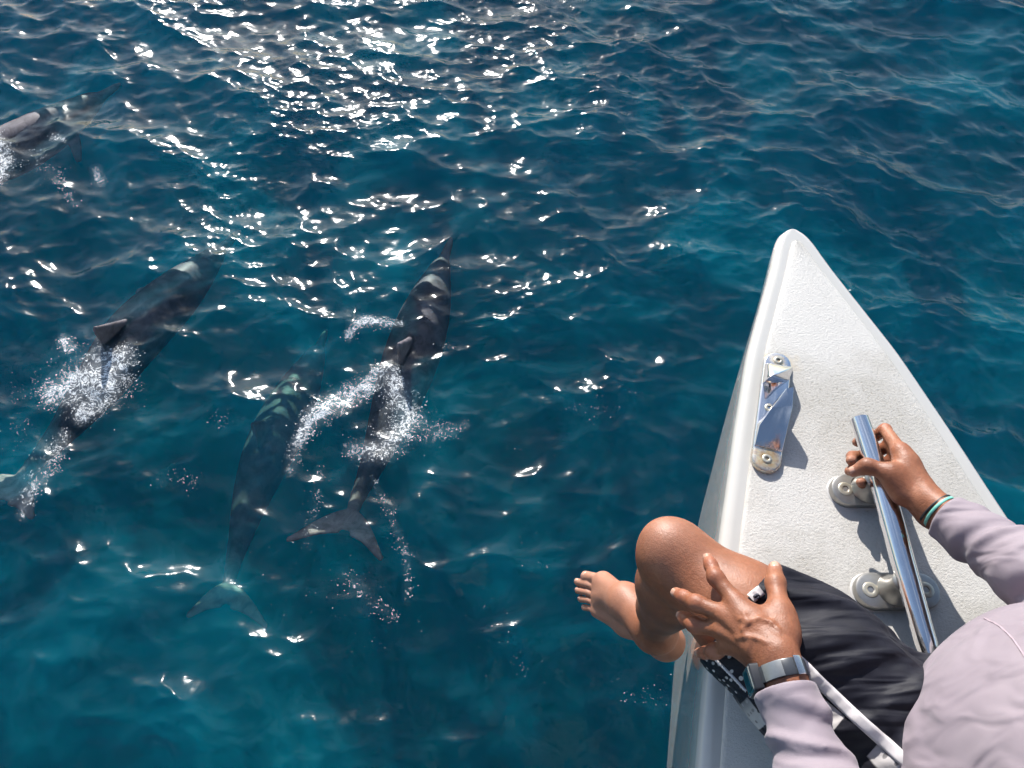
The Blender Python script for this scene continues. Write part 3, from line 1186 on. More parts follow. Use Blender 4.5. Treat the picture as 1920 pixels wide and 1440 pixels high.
# ---- trunk, neck, head
trunk = [ell(PEL, (FL, FN, FU), (0.155, 0.098, 0.110), 0.05),
         ell(PEL + V(0.006, -0.02, 0.12) + FN * 0.002, (FL, FN, FU), (0.135, 0.090, 0.16), 0.06),
         ell(CHE, (FL, FN, FU), (0.155, 0.108, 0.185), 0.06),
         cone(CHE + V(0, 0, 0.11) + FL * 0.05, S_L - V(0, 0, 0.01), 0.085, 0.056, 0.05), cone(CHE + V(0, 0, 0.11) - FL * 0.05, S_R - V(0, 0, 0.01), 0.085, 0.056, 0.05),
         cone(NECK - V(0, 0, 0.04), NECK + V(-0.008, 0.012, 0.08), 0.060, 0.054, 0.04)]
HF = unit(V(-0.80, 0.60, -0.28))                 # the way the face looks, down at the water
HS = unit(np.cross(HF, FU))                       # its right-hand side
HU = np.cross(HS, HF)
hd = [ell(HEAD + HU * 0.02 - HF * 0.008, (HS, HF, HU), (0.076, 0.095, 0.092), 0.03),
      ell(HEAD - HU * 0.042 + HF * 0.028, (HS, HF, HU), (0.054, 0.062, 0.066), 0.04),
      cone(HEAD - HU * 0.095 + HF * 0.062, HEAD - HU * 0.09 + HF * 0.05, 0.016, 0.02, 0.03),
      cone(HEAD + HU * 0.012 + HF * 0.088, HEAD - HU * 0.030 + HF * 0.108, 0.007, 0.012, 0.012),
      cone(HEAD - HU * 0.034 + HF * 0.092 + HS * 0.012, HEAD - HU * 0.034 + HF * 0.092 - HS * 0.012, 0.009, 0.009, 0.008),
      cone(HEAD + HU * 0.024 + HF * 0.082 + HS * 0.042, HEAD + HU * 0.024 + HF * 0.087 - HS * 0.042, 0.009, 0.009, 0.012),
      cone(HEAD - HU * 0.060 + HF * 0.087 + HS * 0.022, HEAD - HU * 0.060 + HF * 0.087 - HS * 0.022, 0.0065, 0.0065, 0.008),
      cone(HEAD - HU * 0.070 + HF * 0.084 + HS * 0.018, HEAD - HU * 0.070 + HF * 0.084 - HS * 0.018, 0.0075, 0.0075, 0.008)]
for sg in (-1, 1):
    e = HEAD + HS * sg * 0.078 - HF * 0.008
    hd += [ell(e, (unit(HS * sg + HF * 0.3), HF, HU), (0.010, 0.020, 0.032), 0.008)]
trunk += hd

# ---- shorts: same trunk and thighs, looser
HEM_L = H_L + (K_L - H_L) * 0.735
shorts = [ell(PEL + V(0, 0, 0.002), (FL, FN, FU), (0.163, 0.106, 0.117), 0.05),
          ell(PEL + V(0, -0.008, 0.06), (FL, FN, FU), (0.150, 0.100, 0.10), 0.05)]
shorts += chain([H_L + V(0, 0, 0.002), H_L + (K_L - H_L) * 0.45, H_L + (K_L - H_L) * 0.86], [0.104, 0.093, 0.0815], 0.05)
shorts += chain([H_R, H_R + (K_R - H_R) * 0.45, H_R + (K_R - H_R) * 0.86], [0.100, 0.092, 0.083], 0.05)
u_l = unit(np.cross(thigh_ax, FU))               # points to his right (inner thigh)
w_l = np.cross(u_l, thigh_ax)


CROTCH = at(1775, 1222, 2.44)


def shorts_post(p, d):
    q = p - H_L
    s = q @ thigh_ax
    a, b = q @ u_l, q @ w_l
    th = np.arctan2(b, a)
    amp = np.clip(0.30 - np.abs(s - 0.06), 0, 0.25) / 0.25
    swirl = th * 3.1 + s * 4.0
    n = vnoise(np.stack([swirl, s * 7.0, np.full_like(s, 1.7)], 1)) + 0.5 * vnoise(np.stack([swirl * 2.3, s * 12.0, np.full_like(s, 6.1)], 1))
    d = d - 0.011 * amp * n * (np.abs(d) < 0.05)
    n2 = vnoise(p * 28.0)
    w = p - CROTCH
    phi = np.arctan2(w[:, 1], -w[:, 0])
    rr = np.hypot(w[:, 0], w[:, 1])
    phi = phi + 0.25 * vnoise(p * 9)
    fold = 0.45 - 2.2 * np.abs(vnoise(np.stack([phi * 5.5, rr * 4, np.full_like(rr, 3.3)], 1))) + 0.75 * vnoise(np.stack([phi * 11.0, rr * 6, np.full_like(rr, 9.1)], 1))
    d = d - 0.019 * fold * np.clip((rr - 0.05) / 0.06, 0, 1) * np.clip((0.42 - rr) / 0.2, 0.15, 1) * (p[:, 2] > 2.38)
    hem = (p - HEM_L) @ thigh_ax
    d = d - 0.0016 * np.exp(-((hem + 0.012) / 0.010) ** 2)
    return d - 0.003 * n2


# ---- arms; the left hand is laid on the thigh by following each sight line down to the cloth
_lay = shorts[2:4] + leg_l[:5]


def on_leg(px, py, clear):
    """Point on a sight line where it comes within `clear` of the leg (or nearest to it)."""
    d = unit(at(px, py, 2.0) - CAM)
    ts = np.linspace(0.6, 1.6, 900)
    p = CAM + ts[:, None] * d
    e = sdf(_lay, p)
    hit = np.where(e < clear)[0]
    return p[hit[0]] if len(hit) else p[e.argmin()]


W_L = on_leg(1455, 1236, 0.040)
_e = unit(V(0.030, -0.250, 0.030))
E_L = W_L + _e * 0.250
hand_l = []
mc = [on_leg(1380, 1130, 0.026), on_leg(1360, 1153, 0.027), on_leg(1354, 1180, 0.025), on_leg(1368, 1208, 0.020)]
fing = [
    [(1343, 1084, 0.021), (1333, 1060, 0.013), (1328, 1047, 0.0075)],
    [(1306, 1131, 0.025), (1281, 1119, 0.014), (1268, 1112, 0.0075)],
    [(1304, 1172, 0.022), (1286, 1161, 0.013), (1278, 1155, 0.0070)],
    [(1340, 1221, 0.016), (1322, 1224, 0.010), (1311, 1224, 0.0065)],
]
fr = [tuple(1.02 * q for q in t) for t in [(0.0112, 0.0098, 0.0086, 0.0076), (0.0115, 0.0100, 0.0088, 0.0078), (0.0108, 0.0095, 0.0084, 0.0074), (0.0098, 0.0085, 0.0076, 0.0068)]]
FINGER_L = []
for m_, pp, r in zip(mc, fing, fr):
    pts = [m_] + [on_leg(*q) for q in pp]
    FINGER_L.append((pts, r))
kn = np.cross(mc[0] - W_L, mc[3] - W_L)
kn = unit(kn if kn[2] > 0 else -kn)              # back of the hand
hand_l += chain([W_L + (E_L - W_L) * 0.30, W_L + (E_L - W_L) * 0.08, W_L], [0.0250, 0.0262, 0.0262], 0.02, kn, 0.78)
for i, m_ in enumerate(mc):
    lat = unit(np.cross(kn, mc[0] - mc[3]))
    st = W_L + (mc[0] - mc[3]) * (0.22 - 0.15 * i) * 0.9
    hand_l.append(cone(st, m_ - kn * 0.002, 0.0200 if i < 3 else 0.0180, 0.0112, 0.013))
for pts, r in FINGER_L:
    hand_l += chain(pts, r, 0.006)
    hand_l.append(ell(pts[0] + kn * 0.0025, (kn, unit(pts[1] - pts[0]), np.cross(kn, unit(pts[1] - pts[0]))), (0.0100, 0.0125, 0.0098), 0.009))
    hand_l.append(ell(pts[1] + kn * 0.001, (kn, unit(pts[2] - pts[1]), np.cross(kn, unit(pts[2] - pts[1]))), (0.0098, 0.0115, 0.0100), 0.006))
    hand_l.append(cone(W_L + (pts[0] - W_L) * 0.34 + kn * 0.0178, pts[0] + kn * 0.0088, 0.0030, 0.0030, 0.008))   # tendon
TH_L = [on_leg(1470, 1196, 0.028), on_leg(1462, 1143, 0.024), on_leg(1454, 1093, 0.016), on_leg(1453, 1066, 0.0115)]
hand_l += chain([W_L + (TH_L[0] - W_L) * 0.4, TH_L[0], TH_L[1], TH_L[2], TH_L[3]], [0.018, 0.0175, 0.0135, 0.0118, 0.0095], 0.010)
hand_l.append(cone(TH_L[0] * 0.5 + TH_L[1] * 0.5 - kn * 0.002, mc[0] * 0.7 + W_L * 0.3, 0.0135, 0.0125, 0.024))           # web


def on_skin(prims, px, py, clear):
    d = unit(at(px, py, 2.0) - CAM)
    p = CAM + np.linspace(0.6, 1.5, 1500)[:, None] * d
    e = sdf(prims, p)
    hit = np.where(e < clear)[0]
    return p[hit[0]] if len(hit) else p[e.argmin()]


_veins = []
for line in ([(1436, 1204), (1418, 1196), (1398, 1194), (1392, 1180), (1402, 1166), (1388, 1160)], [(1462, 1182), (1446, 1166), (1424, 1158), (1404, 1166)],
             [(1402, 1166), (1394, 1150)], [(1398, 1194), (1380, 1196)]):
    q = [on_skin(hand_l, *w, 0.0006) for w in line]
    _veins += chain(q, [0.0019] * len(q), 0.0035)
hand_l += _veins
arm_l = chain([S_L, S_L + (E_L - S_L) * 0.5, E_L], [0.050, 0.042, 0.035], 0.03)
arm_l += chain([E_L, E_L + (W_L - E_L) * 0.3, E_L + (W_L - E_L) * 0.75], [0.034, 0.032, 0.0235], 0.03)

# right hand closed round the cleat bar
W_R = at(1742, 948, 2.405)
E_R = W_R + unit(V(0.105, -0.205, 0.120)) * 0.262
_bx = lambda y: float(np.interp(-y, -BAR_PTS[:, 1], BAR_PTS[:, 0]))
mr = [at(1688, 846, 2.404), at(1698, 866, 2.404), at(1706, 890, 2.398), at(1714, 914, 2.386)]
yb = [at(1632, 812, BAR_Z)[1], at(1640, 842, BAR_Z)[1], at(1646, 868, BAR_Z)[1], at(1652, 893, BAR_Z)[1]]
FINGER_R = []
for i, (m_, y) in enumerate(zip(mr, yb)):
    bx = _bx(y)
    r = fr[i]
    pip = V(bx + 0.034 - 0.002 * i, y + 0.004, BAR_Z + 0.004)
    und = V(bx + 0.010, y + 0.002, BAR_Z - 0.0265)
    dip = V(bx - 0.018, y - 0.002, BAR_Z - 0.0225)
    tip = V(bx - 0.030, y - 0.008, BAR_Z - 0.006)
    if i == 0:
        und, dip, tip = V(bx + 0.020, y, BAR_Z - 0.024), V(bx + 0.006, y, BAR_Z - 0.030), V(bx - 0.002, y - 0.002, BAR_Z - 0.029)
    if i == 1:
        dip, tip = V(bx - 0.022, y - 0.004, BAR_Z - 0.020), V(bx - 0.037, y - 0.022, BAR_Z + 0.002)
    if i == 2:
        dip, tip = V(bx - 0.020, y - 0.002, BAR_Z - 0.022), V(bx - 0.040, y - 0.010, BAR_Z - 0.010)
    FINGER_R.append(([m_, pip, und, dip, tip], (r[0], r[1], r[1] * 0.93, r[2], r[3])))
hand_r = []
kr = np.cross(mr[0] - W_R, mr[3] - W_R)
kr = unit(kr if kr[2] > 0 else -kr)
hand_r += chain([W_R + (E_R - W_R) * 0.30, W_R + (E_R - W_R) * 0.08, W_R], [0.0245, 0.0262, 0.0260], 0.02, kr, 0.78)
for i, m_ in enumerate(mr):
    st = W_R + (mr[0] - mr[3]) * (0.20 - 0.14 * i)
    hand_r.append(cone(st, m_ - kr * 0.002, 0.0200, 0.0118, 0.014))
for pts, r in FINGER_R:
    hand_r += chain(pts, r, 0.006)
    hand_r.append(ell(pts[0] + kr * 0.002, (kr, unit(pts[1] - pts[0]), np.cross(kr, unit(pts[1] - pts[0]))), (0.0105, 0.0125, 0.0100), 0.012))
    hand_r.append(cone(W_R + (pts[0] - W_R) * 0.35 + kr * 0.0165, pts[0] + kr * 0.0090, 0.0032, 0.0030, 0.009))
y_t = at(1645, 880, BAR_Z)[1]
TH_R = [at(1694, 925, 2.398), at(1668, 886, 2.408), at(1626, 874, 2.400), at(1600, 884, 2.386)]
hand_r += chain([W_R + (TH_R[0] - W_R) * 0.4, TH_R[0], TH_R[1], TH_R[2], TH_R[3]], [0.018, 0.0175, 0.0135, 0.0115, 0.0090], 0.010)
hand_r.append(cone(TH_R[0] * 0.4 + TH_R[1] * 0.6, mr[0] * 0.75 + W_R * 0.25, 0.0125, 0.012, 0.022))
arm_r = chain([S_R, S_R + (E_R - S_R) * 0.5, E_R], [0.050, 0.042, 0.035], 0.03)
arm_r += chain([E_R, E_R + (W_R - E_R) * 0.3, E_R + (W_R - E_R) * 0.75], [0.034, 0.032, 0.0235], 0.03)

# ---- shirt: a snug long-sleeved rash vest
CUFF_L = W_L + (E_L - W_L) * 0.150
CUFF_R = W_R + (E_R - W_R) * 0.125
ax_l, ax_r = unit(W_L - E_L), unit(W_R - E_R)
shirt = [ell(PEL + V(0, 0, 0.075) + FN * 0.004, (FL, FN, FU), (0.188, 0.126, 0.125), 0.05),
         ell(PEL + V(0.008, -0.028, 0.17) + FN * 0.004, (FL, FN, FU), (0.158, 0.116, 0.15), 0.06),
         ell(CHE, (FL, FN, FU), (0.160, 0.113, 0.18), 0.06),
         cone(CHE + V(0, 0, 0.11) + FL * 0.05, S_L - V(0, 0, 0.01), 0.093, 0.064, 0.05), cone(CHE + V(0, 0, 0.11) - FL * 0.05, S_R - V(0, 0, 0.01), 0.093, 0.064, 0.05),
         cone(NECK - V(0, 0, 0.04), NECK + V(-0.008, 0.012, 0.05), 0.066, 0.060, 0.04)]
shirt += chain([S_L, S_L + (E_L - S_L) * 0.5, E_L], [0.062, 0.056, 0.049], 0.03)
shirt += chain([E_L, E_L + (W_L - E_L) * 0.35, W_L + (W_L - E_L) * 0.05], [0.048, 0.046, 0.0325], 0.03)
shirt += chain([S_R, S_R + (E_R - S_R) * 0.5, E_R], [0.062, 0.056, 0.049], 0.03)
shirt += chain([E_R, E_R + (W_R - E_R) * 0.35, W_R + (W_R - E_R) * 0.05], [0.047, 0.045, 0.0325], 0.03)


def shirt_post(p, d):
    n = 0.0
    for W_, E_, ax_, cuff in ((W_L, E_L, ax_l, CUFF_L), (W_R, E_R, ax_r, CUFF_R)):
        q = p - E_
        s = q @ ax_
        r = np.linalg.norm(q - s[:, None] * ax_, axis=1)
        m = np.clip(1.9 - r / 0.05, 0, 1) * np.clip((s + 0.05) / 0.05, 0, 1)
        lat = q @ unit(np.cross(ax_, FU))
        ver = q[:, 2]
        wv = s + lat * 0.45 + 0.018 * vnoise(p * 22)
        nn = 0.9 * vnoise(np.stack([wv * 62, lat * 10, ver * 10], 1)) + 0.7 * (0.28 - np.abs(vnoise(np.stack([wv * 44 + 3, lat * 8, ver * 8], 1))) * 1.6) + 0.35 * vnoise(np.stack([wv * 140, lat * 16, ver * 16 + 7], 1))
        hem = (p - cuff) @ ax_
        n = n + m * (0.0090 * nn * np.clip((-hem) / 0.03, 0.15, 1) + 0.0015 * np.exp(-((hem + 0.004) / 0.005) ** 2))
    z = p[:, 2]
    dg = p @ unit(V(0.55, 0.25, 0.8))
    ac = p @ unit(V(0.6, -0.75, -0.2))
    tw = np.sqrt(np.abs(vnoise(np.stack([ac * 13 + 1.2 * vnoise(p * 8), dg * 4, z * 0 + 2.2], 1))) + 0.003) - 0.3 + 0.3 * vnoise(np.stack([ac * 40, dg * 12, z * 0 + 5.2], 1))
    hemb = (p - SHEM[0]) @ SHEM[1]
    return d - n - 0.011 * tw * (z < 2.86) - 0.004 * np.exp(-((hemb + 0.006) / 0.006) ** 2)


SHEM = (PEL + V(0, 0, -0.004), unit(V(0.10, -0.10, -1.0)))


# ---- materials
def skin_material():
    m, nt, nd, lk, b = new_mat('tanned_skin')
    co = obj_coord(nt)
    n1 = noise(nt, 14.0, 5, 0.6, co, 0.3)
    n2 = noise(nt, 160.0, 4, 0.65, co)
    base = ramp(nt, n1.outputs['Fac'], [(0.30, (0.20, 0.068, 0.030)), (0.55, (0.285, 0.104, 0.049)), (0.75, (0.37, 0.148, 0.076))]).outputs['Color']
    fine = ramp(nt, n2.outputs['Fac'], [(0.35, (0.88,) * 3), (0.65, (1.06,) * 3)])
    base = mixc(nt, 1.0, base, fine.outputs['Color'], 'MULTIPLY')
    atr = nd.new('ShaderNodeAttribute')
    atr.attribute_name = 'tone'
    sep = nd.new('ShaderNodeSeparateColor')
    lk.new(atr.outputs['Color'], sep.inputs['Color'])
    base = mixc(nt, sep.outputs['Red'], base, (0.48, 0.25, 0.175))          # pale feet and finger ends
    base = mixc(nt, sep.outputs['Blue'], base, (0.40, 0.10, 0.06))          # ruddy knuckles
    base = mixc(nt, sep.outputs['Green'], base, (0.10, 0.05, 0.035))       # painted shade and some hair on the shins, a wrist tattoo
    lk.new(base, b.inputs['Base Color'])
    b.inputs['Roughness'].default_value = 0.52
    b.inputs['Subsurface Weight'].default_value = 0.06
    b.inputs['Subsurface Radius'].default_value = (0.012, 0.004, 0.002)
    b.inputs['Subsurface Scale'].default_value = 0.4
    vz = nd.new('ShaderNodeTexVoronoi')
    vz.inputs['Scale'].default_value = 420.0
    lk.new(co, vz.inputs['Vector'])
    nb_ = bump(nt, vz.outputs['Distance'], 0.18, 0.0012)
    nb_ = bump(nt, noise(nt, 75.0, 4, 0.6, co, 0.8).outputs['Fac'], 0.3, 0.0022, nb_)
    lk.new(nb_, b.inputs['Normal'])
    return m


def cloth_bump(nt, b, co, scale, strength):
    lk = nt.links
    w1 = noise(nt, scale, 2, 0.5, co)
    lk.new(bump(nt, w1.outputs['Fac'], strength, 0.0006), b.inputs['Normal'])


def shirt_material():
    m, nt, nd, lk, b = new_mat('lilac_jersey')
    co = obj_coord(nt)
    r = ramp(nt, noise(nt, 8.0, 5, 0.6, co).outputs['Fac'], [(0.3, (0.235, 0.190, 0.218)), (0.7, (0.28, 0.23, 0.258))])
    lk.new(r.outputs['Color'], b.inputs['Base Color'])
    b.inputs['Roughness'].default_value = 0.72
    b.inputs['Sheen Weight'].default_value = 0.15
    mp = nd.new('ShaderNodeMapping')
    mp.inputs['Rotation'].default_value = (0.3, 0.2, 0.7)
    mp.inputs['Scale'].default_value = (1.0, 2.6, 1.4)
    lk.new(co, mp.inputs['Vector'])
    cr = bump(nt, noise(nt, 10.0, 1.2, 0.5, mp.outputs[0], 0.9).outputs['Fac'], 0.75, 0.014)
    lk.new(bump(nt, noise(nt, 900.0, 2, 0.5, co).outputs['Fac'], 0.35, 0.0006, cr), b.inputs['Normal'])
    return m


def shorts_material():
    m, nt, nd, lk, b = new_mat('navy_board_shorts')
    atr = nd.new('ShaderNodeAttribute')
    atr.attribute_name = 'wrap'                    # red: along the thigh, green: round it
    sep = nd.new('ShaderNodeSeparateColor')
    lk.new(atr.outputs['Color'], sep.inputs['Color'])
    s, th = sep.outputs['Red'], sep.outputs['Green']
    co = obj_coord(nt)
    navy = ramp(nt, noise(nt, 30.0, 4, 0.6, co).outputs['Fac'], [(0.3, (0.008, 0.008, 0.013)), (0.7, (0.015, 0.015, 0.023))]).outputs['Color']
    comb = nd.new('ShaderNodeCombineXYZ')
    lk.new(math_n(nt, 'MULTIPLY', s, 17.0), comb.inputs[0])
    lk.new(math_n(nt, 'MULTIPLY', th, 5.5), comb.inputs[1])
    vor = nd.new('ShaderNodeTexVoronoi')
    vor.voronoi_dimensions = '2D'
    vor.distance = 'CHEBYCHEV'
    vor.inputs['Scale'].default_value = 1.0
    lk.new(comb.outputs[0], vor.inputs['Vector'])
    big = ramp(nt, vor.outputs['Distance'], [(0.30, (1,) * 3), (0.32, (0,) * 3)]).outputs['Color']
    v2 = nd.new('ShaderNodeTexVoronoi')
    v2.voronoi_dimensions = '2D'
    v2.inputs['Scale'].default_value = 5.0
    lk.new(comb.outputs[0], v2.inputs['Vector'])
    dots = ramp(nt, v2.outputs['Distance'], [(0.16, (1,) * 3), (0.20, (0,) * 3)]).outputs['Color']
    near_hem = ramp(nt, s, [(0.22, (0,) * 3), (0.25, (1,) * 3)]).outputs['Color']
    patt = mixc(nt, near_hem, big, dots)
    pts_in = math_n(nt, 'MULTIPLY', dots, 0.6)
    patt = math_n(nt, 'SUBTRACT', patt, math_n(nt, 'MULTIPLY', pts_in, math_n(nt, 'SUBTRACT', 1.0, near_hem)))
    panel = math_n(nt, 'MULTIPLY', math_n(nt, 'GREATER_THAN', th, PANEL[0]), math_n(nt, 'LESS_THAN', th, PANEL[1]))
    base = mixc(nt, math_n(nt, 'MULTIPLY', patt, panel), navy, (0.46, 0.43, 0.42))
    lk.new(base, b.inputs['Base Color'])
    b.inputs['Roughness'].default_value = 0.58
    b.inputs['Specular IOR Level'].default_value = 0.22
    mp = nd.new('ShaderNodeMapping')
    mp.inputs['Rotation'].default_value = (0, 0, R(52))
    mp.inputs['Scale'].default_value = (0.5, 3.2, 1.6)
    lk.new(co, mp.inputs['Vector'])
    cr = bump(nt, noise(nt, 13.0, 1.5, 0.5, mp.outputs[0], 0.5).outputs['Fac'], 0.9, 0.016)
    lk.new(bump(nt, noise(nt, 1100.0, 2, 0.5, co).outputs['Fac'], 0.3, 0.0006, cr), b.inputs['Normal'])
    return m


PANEL = (0.588, 0.95)


def set_attr(o, name, r, g, b=None):
    n = len(o.data.vertices)
    col = np.stack([r, g, np.zeros(n) if b is None else b, np.ones(n)], 1).astype(np.float32)
    o.data.color_attributes.new(name, 'FLOAT_COLOR', 'POINT').data.foreach_set('color', col.ravel())


def thigh_coords(v):
    q = v - H_L
    s = q @ thigh_ax
    th = np.arctan2(-(q @ u_l), q @ w_l) / (2 * math.pi) + 0.5       # 0.5 on top, rising towards the outer side
    return s, th


def build_person():
    root = empty('person', (PEL[0], PEL[1], DECK + 0.006))
    tag(root, 'person in lilac long-sleeved top and navy board shorts sitting astride the bow', 'person')
    body_pr = leg_l + leg_r + trunk + arm_l + arm_r + hand_l + hand_r
    v, f = implicit_mesh(body_pr, 0.0025, smooth=1)
    body = mesh_obj('body', v, f, skin_material(), root)
    pale = np.clip((2.02 - v[:, 2]) / 0.12, 0, 1) * 0.5
    for pts, r in FINGER_L + FINGER_R:
        pale = np.maximum(pale, np.clip(1 - np.linalg.norm(v - pts[-1], axis=1) / 0.016, 0, 1) * 0.5)
    for q in (TH_L[-1], TH_R[-1]):
        pale = np.maximum(pale, np.clip(1 - np.linalg.norm(v - q, axis=1) / 0.02, 0, 1) * 0.6)
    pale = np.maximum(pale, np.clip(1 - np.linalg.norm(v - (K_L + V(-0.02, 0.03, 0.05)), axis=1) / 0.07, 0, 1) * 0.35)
    dark = np.clip((2.37 - v[:, 2]) / 0.1, 0, 1) * np.clip((v[:, 2] - 2.02) / 0.05, 0, 1) * (0.30 + 0.5 * vnoise(v * V(90, 90, 30)))  # shins darkened for the shade on them and sparse hair
    tat = W_R + (E_R - W_R) * 0.115 - kr * 0.004 + unit(np.cross(kr, ax_r)) * 0.022
    tat2 = W_R + (E_R - W_R) * 0.115 - unit(np.cross(kr, ax_r)) * 0.022
    tt = tat if tat[1] < tat2[1] else tat2
    dark = np.maximum(dark, np.clip(1.3 - np.linalg.norm(v - tt, axis=1) / 0.014, 0, 1) * np.clip(0.6 + 2 * vnoise(v * 160), 0, 0.85))
    ruddy = np.zeros(len(v))
    for pts, r in FINGER_L + FINGER_R:
        for q in pts[:3]:
            ruddy = np.maximum(ruddy, np.clip(1 - np.linalg.norm(v - q, axis=1) / 0.016, 0, 1) * 0.55)
    set_attr(body, 'tone', pale, np.clip(dark, 0, 1), ruddy)

    # nails
    nail_m = plain('nail', (0.56, 0.31, 0.22), 0.25, 0.0, 0.3)

    def nail(pa, pb, r, up, size=1.0):
        d = unit(pb - pa)
        n = unit(up - d * (up @ d))
        sd = np.cross(n, d)
        vv, ff = [], []
        A, B = 9, 7
        for i in range(A):
            for j in range(B):
                a = R(-46 + 92 * j / (B - 1))
                t = -0.0065 + 0.0105 * i / (A - 1)
                w = 1.0 - 0.12 * abs(2 * i / (A - 1) - 1) ** 3
                edge = 0.0 if 0 < i < A - 1 and 0 < j < B - 1 else -0.0011
                q = pb + d * t * size * 0.9 + (r + 0.0003 + edge) * (n * math.cos(a) + sd * math.sin(a) * w)
                vv.append(q)
        for i in range(A - 1):
            for j in range(B - 1):
                ff.append([i * B + j, i * B + j + 1, (i + 1) * B + j + 1, (i + 1) * B + j])
        mesh_obj('nail', vv, np.array(ff), nail_m, body)

    for pts, r in FINGER_L:
        nail(pts[-2], pts[-1], r[-1], kn + FU * 0.4)
    nail(TH_L[2], TH_L[3], 0.0096, unit(kn + V(0.5, 0.2, 0.2)), 1.25)
    nail(TH_R[2], TH_R[3], 0.0091, unit(kr + V(0, 0, 1.0)), 1.2)
    for k_, (a, m_, b, r) in enumerate(TOES):
        nail(m_, b, r, unit(V(-0.2, 0.2, 1.0)), 1.0 if k_ else 1.25)

    eye_m = plain('eye_white', (0.62, 0.58, 0.55), 0.2)
    iris_m = plain('iris', (0.03, 0.018, 0.012), 0.15)
    for sg in (-1, 1):
        mb = MB()
        c = HEAD + HF * 0.079 + HS * sg * 0.032 + HU * 0.004
        mb.lathe([(0.0005, -0.012), (0.008, -0.009), (0.012, 0.0), (0.008, 0.009), (0.0005, 0.012)], 14, Matrix.Translation(Vector(c)))
        ey = mb.build('eye', eye_m, root)
        mb = MB()
        ic = c + HF * 0.0092
        mb.lathe([(0.0055, 0.0), (0.0050, 0.0020), (0.0022, 0.0028), (0.0004, 0.0030)], 14, Matrix.Translation(Vector(ic)) @ Vector(HF).to_track_quat('Z', 'Y').to_matrix().to_4x4())
        mb.build('iris', iris_m, ey)

    # hair
    hp = [ell(HEAD + HU * 0.028 - HF * 0.018, (HS, HF, HU), (0.084, 0.098, 0.094), 0.03), ell(HEAD - HU * 0.01 - HF * 0.045, (HS, HF, HU), (0.080, 0.068, 0.085), 0.03)]
    hv, hf = implicit_mesh(hp, 0.006, post=lambda p, d: d - 0.010 * vnoise(p * 70) - 0.008 * vnoise(p * 30))
    hv, hf = cut_mesh(hv, hf, [(HEAD + HF * 0.055 + HU * 0.03, unit(HF * 1.0 - HU * 0.75))])
    mesh_obj('hair', hv, hf, plain('black_hair', (0.018, 0.014, 0.012), 0.45), root)

    # shirt
    sv, sf = implicit_mesh(shirt, 0.0036, post=shirt_post, smooth=2)
    sv, sf = cut_mesh(sv, sf, [(CUFF_L, ax_l, 0.10), (CUFF_R, ax_r, 0.10), SHEM, (NECK + V(-0.005, 0.008, 0.03), unit(V(-0.15, 0.2, 1)), 0.12)])
    so = mesh_obj('shirt', sv, sf, shirt_material(), root)
    md = so.modifiers.new('cloth', 'SOLIDIFY')
    md.thickness = 0.0016
    md.offset = -1

    # shorts
    v2, f2 = implicit_mesh(shorts, 0.0042, post=shorts_post, smooth=2)
    v2, f2 = cut_mesh(v2, f2, [(HEM_L, thigh_ax, 0.16), (H_R + (K_R - H_R) * 0.74, unit(K_R - H_R), 0.16), (PEL + V(0, 0, 0.12), FU)])
    sh_o = mesh_obj('shorts', v2, f2, shorts_material(), root)
    s_, th_ = thigh_coords(v2)
    set_attr(sh_o, 'wrap', s_, th_)
    md = sh_o.modifiers.new('cloth', 'SOLIDIFY')
    md.thickness = 0.0016
    md.offset = -1

    # white piping along the outer seam, a narrow raised band
    from mathutils.bvhtree import BVHTree
    bvh = BVHTree.FromPolygons([tuple(q) for q in v2], [tuple(map(int, q)) for q in f2])

    bvh_shirt = BVHTree.FromPolygons([tuple(q) for q in sv], [tuple(map(int, q)) for q in sf])

    def ribbon(name, pxs, width, mat, lift=0.0019, n=60, tree=bvh, par=sh_o):
        def ray_to(px, py):
            return tree.ray_cast(Vector(CAM), Vector(unit(at(px, py, 2.0) - CAM)))

        P, Nn = [], []
        pxs = np.asarray(pxs, float)
        tt = np.linspace(0, len(pxs) - 1, n)
        for t in tt:
            k_ = min(int(t), len(pxs) - 2)
            q = pxs[k_] + (pxs[k_ + 1] - pxs[k_]) * (t - k_)
            h = ray_to(*q)
            if h[0] is None:
                continue
            nn = np.array(h[1])
            nn = nn if nn @ (CAM - np.array(h[0])) > 0 else -nn
            P.append(np.array(h[0]))
            Nn.append(nn)
        P = np.array(P)
        Nn = np.array(Nn)
        for _ in range(6):
            P[1:-1] = (P[:-2] + 2 * P[1:-1] + P[2:]) / 4
            Nn[1:-1] = (Nn[:-2] + 2 * Nn[1:-1] + Nn[2:]) / 4
        vv, ff = [], []
        for i in range(len(P)):
            t = unit(P[min(i + 1, len(P) - 1)] - P[max(i - 1, 0)])
            s = unit(np.cross(t, Nn[i]))
            pk = 0.0006 * math.sin(i * 1.3) + 0.0004 * math.sin(i * 2.9 + 1)
            for a, h in ((-0.5, -0.002), (-0.48, lift * 0.7), (-0.25, lift * 1.1 + pk), (0.25, lift * 1.1 + pk), (0.48, lift * 0.7), (0.5, -0.002)):
                vv.append(P[i] + s * a * width + unit(Nn[i]) * h)
        for i in range(len(P) - 1):
            for j in range(5):
                ff.append([i * 6 + j, (i + 1) * 6 + j, (i + 1) * 6 + j + 1, i * 6 + j + 1])
        return mesh_obj(name, vv, np.array(ff), mat, par)

    white = plain('white_piping', (0.74, 0.69, 0.68), 0.55)
    ribbon('piping', [(1492, 1234), (1540, 1282), (1600, 1340), (1690, 1420), (1760, 1482)], 0.0155, white)
    ribbon('piping', [(1342, 1236), (1368, 1262), (1400, 1296)], 0.004, white)
